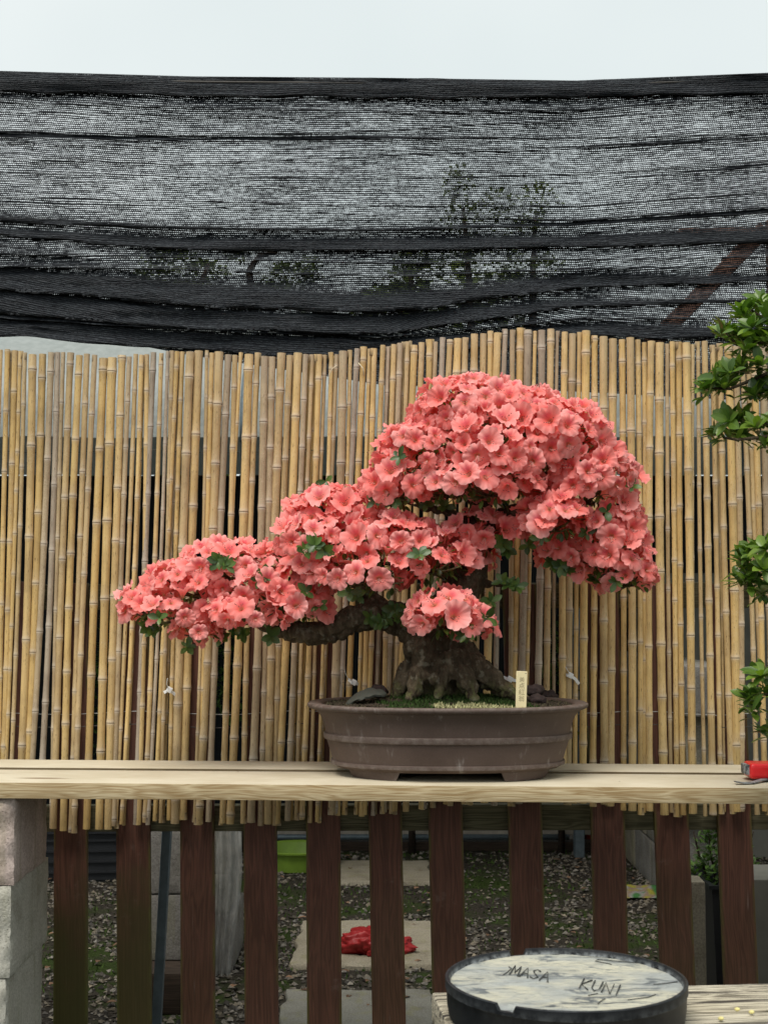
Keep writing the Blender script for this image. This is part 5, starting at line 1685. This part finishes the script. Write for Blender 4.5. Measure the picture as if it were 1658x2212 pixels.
# ================================================================== LEAFY BUSH AT THE RIGHT EDGE
def build_bush():
    YS = -0.22
    tx = 1.06
    root = empty('leafy_azalea', (tx, YS, 0))
    tag(root, 'green leafy azalea without flowers at the right edge', 'shrub')
    rs = random.Random(31)
    def P(x, y, d=0): return at_y(x, y, YS + d) - Vector((tx, YS, 0))
    trunk = [Vector((0.03, 0, 0)), Vector((0.0, 0, 0.5)), P(1815, 1500), P(1790, 1250), P(1800, 1000), P(1775, 820), P(1790, 640)]
    MB().tube(trunk, [.04, .034, .028, .024, .02, .016, .01], 10).obj('trunk', BARK, root)
    br = [[(1785, 880), (1715, 850), (1660, 805), (1620, 822), (1575, 840), (1535, 838)], [(1790, 780), (1710, 760), (1660, 735), (1620, 742), (1590, 745), (1562, 712)], [(1780, 760), (1700, 700), (1650, 690), (1620, 668)],
          [(1800, 1010), (1740, 960), (1690, 940), (1640, 945), (1590, 950), (1560, 945)], [(1700, 942), (1660, 920), (1625, 905)], [(1792, 1280), (1720, 1260), (1660, 1245), (1620, 1235)], [(1812, 1520), (1730, 1505), (1670, 1500), (1620, 1500)], [(1810, 1560), (1720, 1570), (1660, 1580)]]
    for b in br:
        n = len(b)
        MB().tube([P(x, y, rs.uniform(-.03, .03)) for x, y in b], [0.008 - 0.0055 * i / (n - 1) for i in range(n)], 6).obj('branch', BARK, root)
    meshes = []
    for k in range(5):
        m = MB(); leaf_add(m, Vector((0, 0, 0)), Vector((0, 0, 1)), 1.0, 0.20 + .02 * k, k * .13, Vector((0, -1, 0)), 0.35, 0.05 + .08 * k)
        meshes.append(m.me('leaf', LEAF_BUSH, True))
    ros = [(1552, 715, 6), (1600, 680, 8), (1640, 655, 9), (1590, 725, 8), (1622, 702, 8), (1655, 690, 8), (1640, 735, 9), (1605, 755, 8), (1665, 740, 8), (1690, 700, 8),
           (1522, 838, 9), (1545, 815, 9), (1572, 800, 8), (1560, 835, 8), (1598, 790, 8), (1640, 785, 8), (1625, 850, 8), (1655, 840, 9), (1690, 820, 8),
           (1550, 935, 8), (1570, 905, 9), (1600, 900, 9), (1590, 940, 7), (1630, 920, 7), (1650, 955, 8), (1690, 930, 8),
           (1598, 1215, 9), (1620, 1190, 9), (1648, 1180, 9), (1615, 1245, 9), (1645, 1225, 9), (1600, 1255, 7), (1640, 1275, 9), (1675, 1210, 9),
           (1612, 1505, 9), (1640, 1455, 9), (1620, 1530, 8), (1655, 1490, 9), (1650, 1580, 8), (1690, 1520, 8)]
    fm = MB()
    for x, y, nl in ros:
        for _ in range(22):
            c = P(x + rs.gauss(8, 9), y + rs.gauss(6, 8), rs.uniform(-.02, .10))
            d = Vector((rs.uniform(-1, .5), rs.uniform(-.7, .5), rs.uniform(-.3, 1)))
            leaf_add(fm, c, d, rs.uniform(.026, .042), .0085, rs.random())
    for k in range(700):
        c = P(rs.uniform(1665, 1900), rs.choice([rs.gauss(700, 35), rs.gauss(820, 28), rs.gauss(925, 22), rs.gauss(1230, 32), rs.gauss(1510, 40)]), rs.uniform(-.15, .15))
        leaf_add(fm, c, Vector((rs.uniform(-1, 1), rs.uniform(-1, .5), rs.uniform(-.2, 1))), rs.uniform(.028, .045), .009, rs.random())
    fm.obj('foliage', LEAF_BUSH, root, True)['kind'] = 'stuff'
    cnt = 0
    for x, y, nl in ros:
        c = P(x + 4, y + 6, rs.uniform(-.07, .07))
        ax = Vector((rs.uniform(-.7, .2), rs.uniform(-.6, .1), rs.uniform(.2, 1))).normalized()
        B = basis(ax, rs.uniform(0, 6))
        for q in range(nl):
            if cnt >= 300: break
            a = 2 * math.pi * q / nl * 1.62 + rs.uniform(-.3, .3); tl = rs.uniform(0.25, 1.35)
            d = B @ Vector((math.cos(a) * math.sin(tl), math.sin(a) * math.sin(tl), math.cos(tl)))
            up = ax - d * ax.dot(d); up.normalize()
            Xv = up.cross(d).normalized()
            M = Matrix((Xv, -up, d)).transposed().to_4x4()
            L = rs.uniform(0.034, 0.052)
            link('leaf', meshes[rs.randrange(5)], root, mtx=Matrix.Translation(c) @ M @ Matrix.Diagonal((L, L, L, 1)))
            cnt += 1
build_bush()

# ================================================================== TAPE MEASURE ON THE SHELF
def build_tape():
    Y = 0.125
    s = ppm(Y, 0.95)
    x0 = at_y(1620, 1668, Y).x
    zb = shelf_z(x0)
    root = empty('tape_measure', (x0 + 0.05, Y + 0.03, zb + 0.001))
    tag(root, 'red plastic tape measure with black end lying on the shelf edge', 'tape measure')
    m = MB()
    n = 10
    vs, fs = bevel_box((0.105, 0.075, 0.038), 0.011, 5)
    m.add([v + Vector((0, 0, 0.023)) for v in vs], fs)
    m.obj('case', REDP, root, True, 50)
    solid('end_stop', (0.012, 0.05, 0.024), BLACKP, root, 0.002, 2, loc=(-0.0555, -0.004, 0.026))
    solid('foot_pad', (0.05, 0.04, 0.006), BLACKP, root, 0.002, 1, loc=(0.012, -0.01, 0.003))
    tp = []
    for x, y in ((1586, 1692), (1605, 1692), (1625, 1691), (1645, 1687), (1675, 1685), (1710, 1690)):
        p = at_z(x, y, zb + 0.003); tp.append(p - root.location)
    vs, fs = [], []
    for i, p in enumerate(tp):
        for q in (Vector((0, 0.012, 0.0)), Vector((0, -0.012, 0.0)), Vector((0, -0.012, .0018)), Vector((0, .012, .0018))):
            vs.append(p + q + Vector((0, 0, 0.003 if i in (0, 3) else 0)))
    for i in range(len(tp) - 1):
        for k in range(4):
            fs.append((i * 4 + k, i * 4 + (k + 1) % 4, i * 4 + 4 + (k + 1) % 4, i * 4 + 4 + k))
    fs += [(3, 2, 1, 0), tuple(len(vs) - 4 + k for k in range(4))]
    mm = MB(); mm.add(vs, fs); mm.obj('wrist_strap', BLACKP, root, True, 40)
build_tape()

# ================================================================== BENCH AND LID IN FRONT
BZ = 0.767
def build_bench():
    lb = at_z(931, 2143, BZ); rb = at_z(1658, 2122, BZ)
    ang = math.atan2(rb.y - lb.y, rb.x - lb.x)
    root = empty('work_bench', (lb.x, lb.y, 0), (0, 0, ang))
    tag(root, 'weathered grey timber bench in front, carrying the round black lid', 'bench')
    for k, (y0, d) in enumerate(((0.0, 0.142), (0.150, 0.142), (0.300, 0.142))):
        vs, fs = bevel_box((1.5, d, 0.045), 0.005, 2, 0.05)
        vs = [v + Vector((0, 0, 0.0016 * mnoise.noise(Vector((v.x * 3, v.y * 70, k * 3))) - (0.004 if False else 0))) for v in vs]
        m = MB(); m.add(vs, fs)
        m.obj('plank', GREYWOOD, root, True, 40, loc=(0.75 + (0, 0.004, -0.003)[k], -y0 - d / 2, BZ - 0.0225))
    for x in (0.22, 1.3):
        for y in (-0.06, -0.38):
            solid('leg', (0.07, 0.07, BZ - 0.0475), GREYWOOD, root, 0.004, 1, loc=(x, y, (BZ - 0.0475) / 2))
    for x in (0.22, 1.3):
        solid('cross_bar', (0.045, 0.25, 0.07), GREYWOOD, root, 0.004, 1, loc=(x, -0.22, BZ - 0.085))
build_bench()
LID_H = 0.057
LT = BZ + LID_H
def build_lid():
    pl = at_z(958.5, 2104, LT); pr = at_z(1486, 2118, LT)
    pb = at_z(1215, 2047, LT); pf = at_z(1225, 2189, LT)
    c = Vector(((pl.x + pr.x) / 2, (pb.y + pf.y) / 2, BZ + 0.001))
    Ra = (pr.x - pl.x) / 2 * 0.995
    root = empty('round_lid', c)
    tag(root, 'round black plastic lid with cream residue and scratched names on it', 'lid')
    n = 288
    prof = [(0.93, 0.0), (0.97, 0.004), (0.985, 0.02), (0.99, LID_H - 0.016), (1.0, LID_H - 0.014), (1.0, LID_H - 0.001), (0.992, LID_H), (0.972, LID_H), (0.966, LID_H - 0.002), (0.957, LID_H - 0.009)]
    edge = [0, 0, 0, .02, .12, .0, .10, .02, .05, .9]
    gaps = [math.atan2(at_z(1116, 2052, LT).y - c.y, at_z(1116, 2052, LT).x - c.x), math.atan2(at_z(1062, 2186, LT).y - c.y, at_z(1062, 2186, LT).x - c.x)]
    m = MB(); vs, cs = [], []
    for (r_, z), e in zip(prof, edge):
        for k in range(n):
            th = 2 * math.pi * k / n
            zz = z
            for g in gaps:
                dth = abs((th - g + math.pi) % (2 * math.pi) - math.pi)
                if dth < 0.07 and z > LID_H - 0.010: zz = LID_H - 0.0095
            vs.append((r_ * Ra * math.cos(th), r_ * Ra * math.sin(th), zz)); cs.append((e, 0, 0, 1))
    fs = [(i * n + k, i * n + (k + 1) % n, (i + 1) * n + (k + 1) % n, (i + 1) * n + k) for i in range(len(prof) - 1) for k in range(n)]
    m.add(vs, fs, cs); m.obj('rim', BLACKP, root, True, 40)
    # disc
    m = MB(); vs = [(0, 0, LID_H - 0.009)]
    nr = 22
    for i in range(1, nr + 1):
        for k in range(n):
            th = 2 * math.pi * k / n; r_ = 0.96 * Ra * i / nr
            x, y = r_ * math.cos(th), r_ * math.sin(th)
            z = LID_H - 0.009 + 0.0011 * mnoise.noise(Vector((x * 25, y * 25, 0))) + 0.0006 * mnoise.noise(Vector((x * 80, y * 80, 3)))
            vs.append((x, y, z))
    fs = [(0, 1 + k, 1 + (k + 1) % n) for k in range(n)]
    for i in range(nr - 1):
        for k in range(n):
            a = 1 + i * n + k; b = 1 + i * n + (k + 1) % n
            fs.append((a, a + n, b + n, b))
    m.add(vs, fs); m.obj('disc', LIDFACE, root, True)
    zd = BZ + 0.001 + LID_H - 0.0072
    STROKES = {'M': [[(0, 0), (.12, 1), (.5, .25), (.88, 1), (1, 0)]], 'A': [[(0, 0), (.5, 1), (1, 0)], [(.2, .38), (.8, .38)]], 'S': [[(.92, .88), (.5, 1), (.1, .78), (.5, .5), (.9, .25), (.5, 0), (.05, .12)]],
               'K': [[(.05, 1), (.05, 0)], [(.95, 1), (.08, .42), (1, 0)]], 'U': [[(.05, 1), (.08, .25), (.5, 0), (.9, .25), (.95, 1)]], 'N': [[(.05, 0), (.05, 1), (.95, 0), (.95, 1)]], 'I': [[(.4, 1), (.4, 0)]]}
    def wr(txt, x0, y0, x1, y1, hpx):
        a = at_z(x0, y0, zd); b = at_z(x1, y1, zd)
        up = at_z(x0 + hpx * 0.55, y0 - hpx, zd) - a
        step = (b - a) / len(txt)
        for i, ch in enumerate(txt):
            m = MB()
            for st in STROKES[ch]:
                m.tube([a + step * (i + .82 * p[0]) + up * p[1] - c for p in st], [0.0012 - 0.0005 * (q % 2) for q in range(len(st))], 5)
            m.obj('letter', GROOVE, root)
    wr('MASA', 1100, 2104, 1186, 2121, 19)
    wr('KUNI', 1249, 2134, 1346, 2152, 20)
    sc = MB()
    for pts in ([(1098, 2088), (1104, 2092), (1096, 2099), (1086, 2106)], [(1378, 2080), (1330, 2076), (1290, 2073), (1285, 2076), (1320, 2083)], [(1410, 2126), (1430, 2125), (1462, 2121)], [(1290, 2168), (1300, 2160), (1306, 2158)], [(1270, 2150), (1290, 2146)], [(1355, 2160), (1400, 2154), (1415, 2148)]):
        sc.tube([at_z(x, y, zd - 0.0006) - c for x, y in pts], 0.0007, 5)
    sc.obj('scratches', GROOVE, root)
build_lid()

# ================================================================== SMALL LOOSE THINGS
def bits():
    for x, y, lab in ((1591, 2187, 'pale yellow pellet on the bench beside the dark crack'), (1622, 2193, 'pale yellow pellet on the bench nearest the right edge'), (1556, 2207, 'pale yellow pellet on the bench closest to the lid')):
        p = at_z(x, y, BZ)
        bm = bmesh.new(); bmesh.ops.create_icosphere(bm, subdivisions=2, radius=0.0036)
        bm.verts.index_update()
        m = MB(); m.add([Vector((v.co.x * 1.2, v.co.y, v.co.z * .8)) for v in bm.verts], [tuple(v.index for v in f.verts) for f in bm.faces], (0.72, 0.64, 0.28, 1)); bm.free()
        o = m.obj('pellet', VCOL, None, True, None, loc=p + Vector((0, 0, 0.0045)))
        tag(o, lab, 'pellet', 'pale pellets on the bench')
    rs = random.Random(12)
    for x, y, L, lab in ((812, 1654, 14, 'curled dry brown scrap at the rear board left of the pot'), (770, 1660, 5, 'tiny brown crumb on the rear board left of the pot'), (1590, 1664, 13, 'thin dark sliver on the rear board near the red tape measure'), (510, 1668, 6, 'small brown crumb in the joint of the shelf boards at left'), (1335, 1690, 4, 'tiny dark crumb on the front board right of the pot')):
        z = shelf_z(at_y(x, y, .2).x)
        p = at_z(x, y, z)
        l = L / ppm(p.y, p.z)
        m = MB()
        leaf_add(m, Vector((0, 0, 0)), Vector((1, rs.uniform(-.4, .4), 0.05)), l, l * .14 + .001, 0.3)
        m.c = [(0.13, 0.075, 0.04, 1)] * len(m.v)
        o = m.obj('dry_scrap', VCOL, None, True, None, loc=p + Vector((0, 0, 0.0022)))
        tag(o, lab, 'scrap', 'dry scraps lying on the shelf')
    # pale fibres curling off the canes
    for pts, lab in (([(727, 790), (718, 796), (711, 808), (710, 830)], 'pale curled fibre peeling from a cane, left of its pair'), ([(774, 784), (784, 796), (786, 812)], 'pale curled fibre peeling from a cane, right of its pair')):
        P = [at_y(x, y, YB - 0.02) for x, y in pts]
        o = MB().tube([p - P[0] for p in P], [.0018, .0016, .0014, .001][:len(P)], 5, (0.7, 0.6, 0.42, 1)).obj('cane_fibre', VCOL, None, True, None, loc=P[0])
        tag(o, lab, 'fibre', 'loose fibres on the bamboo')
bits()
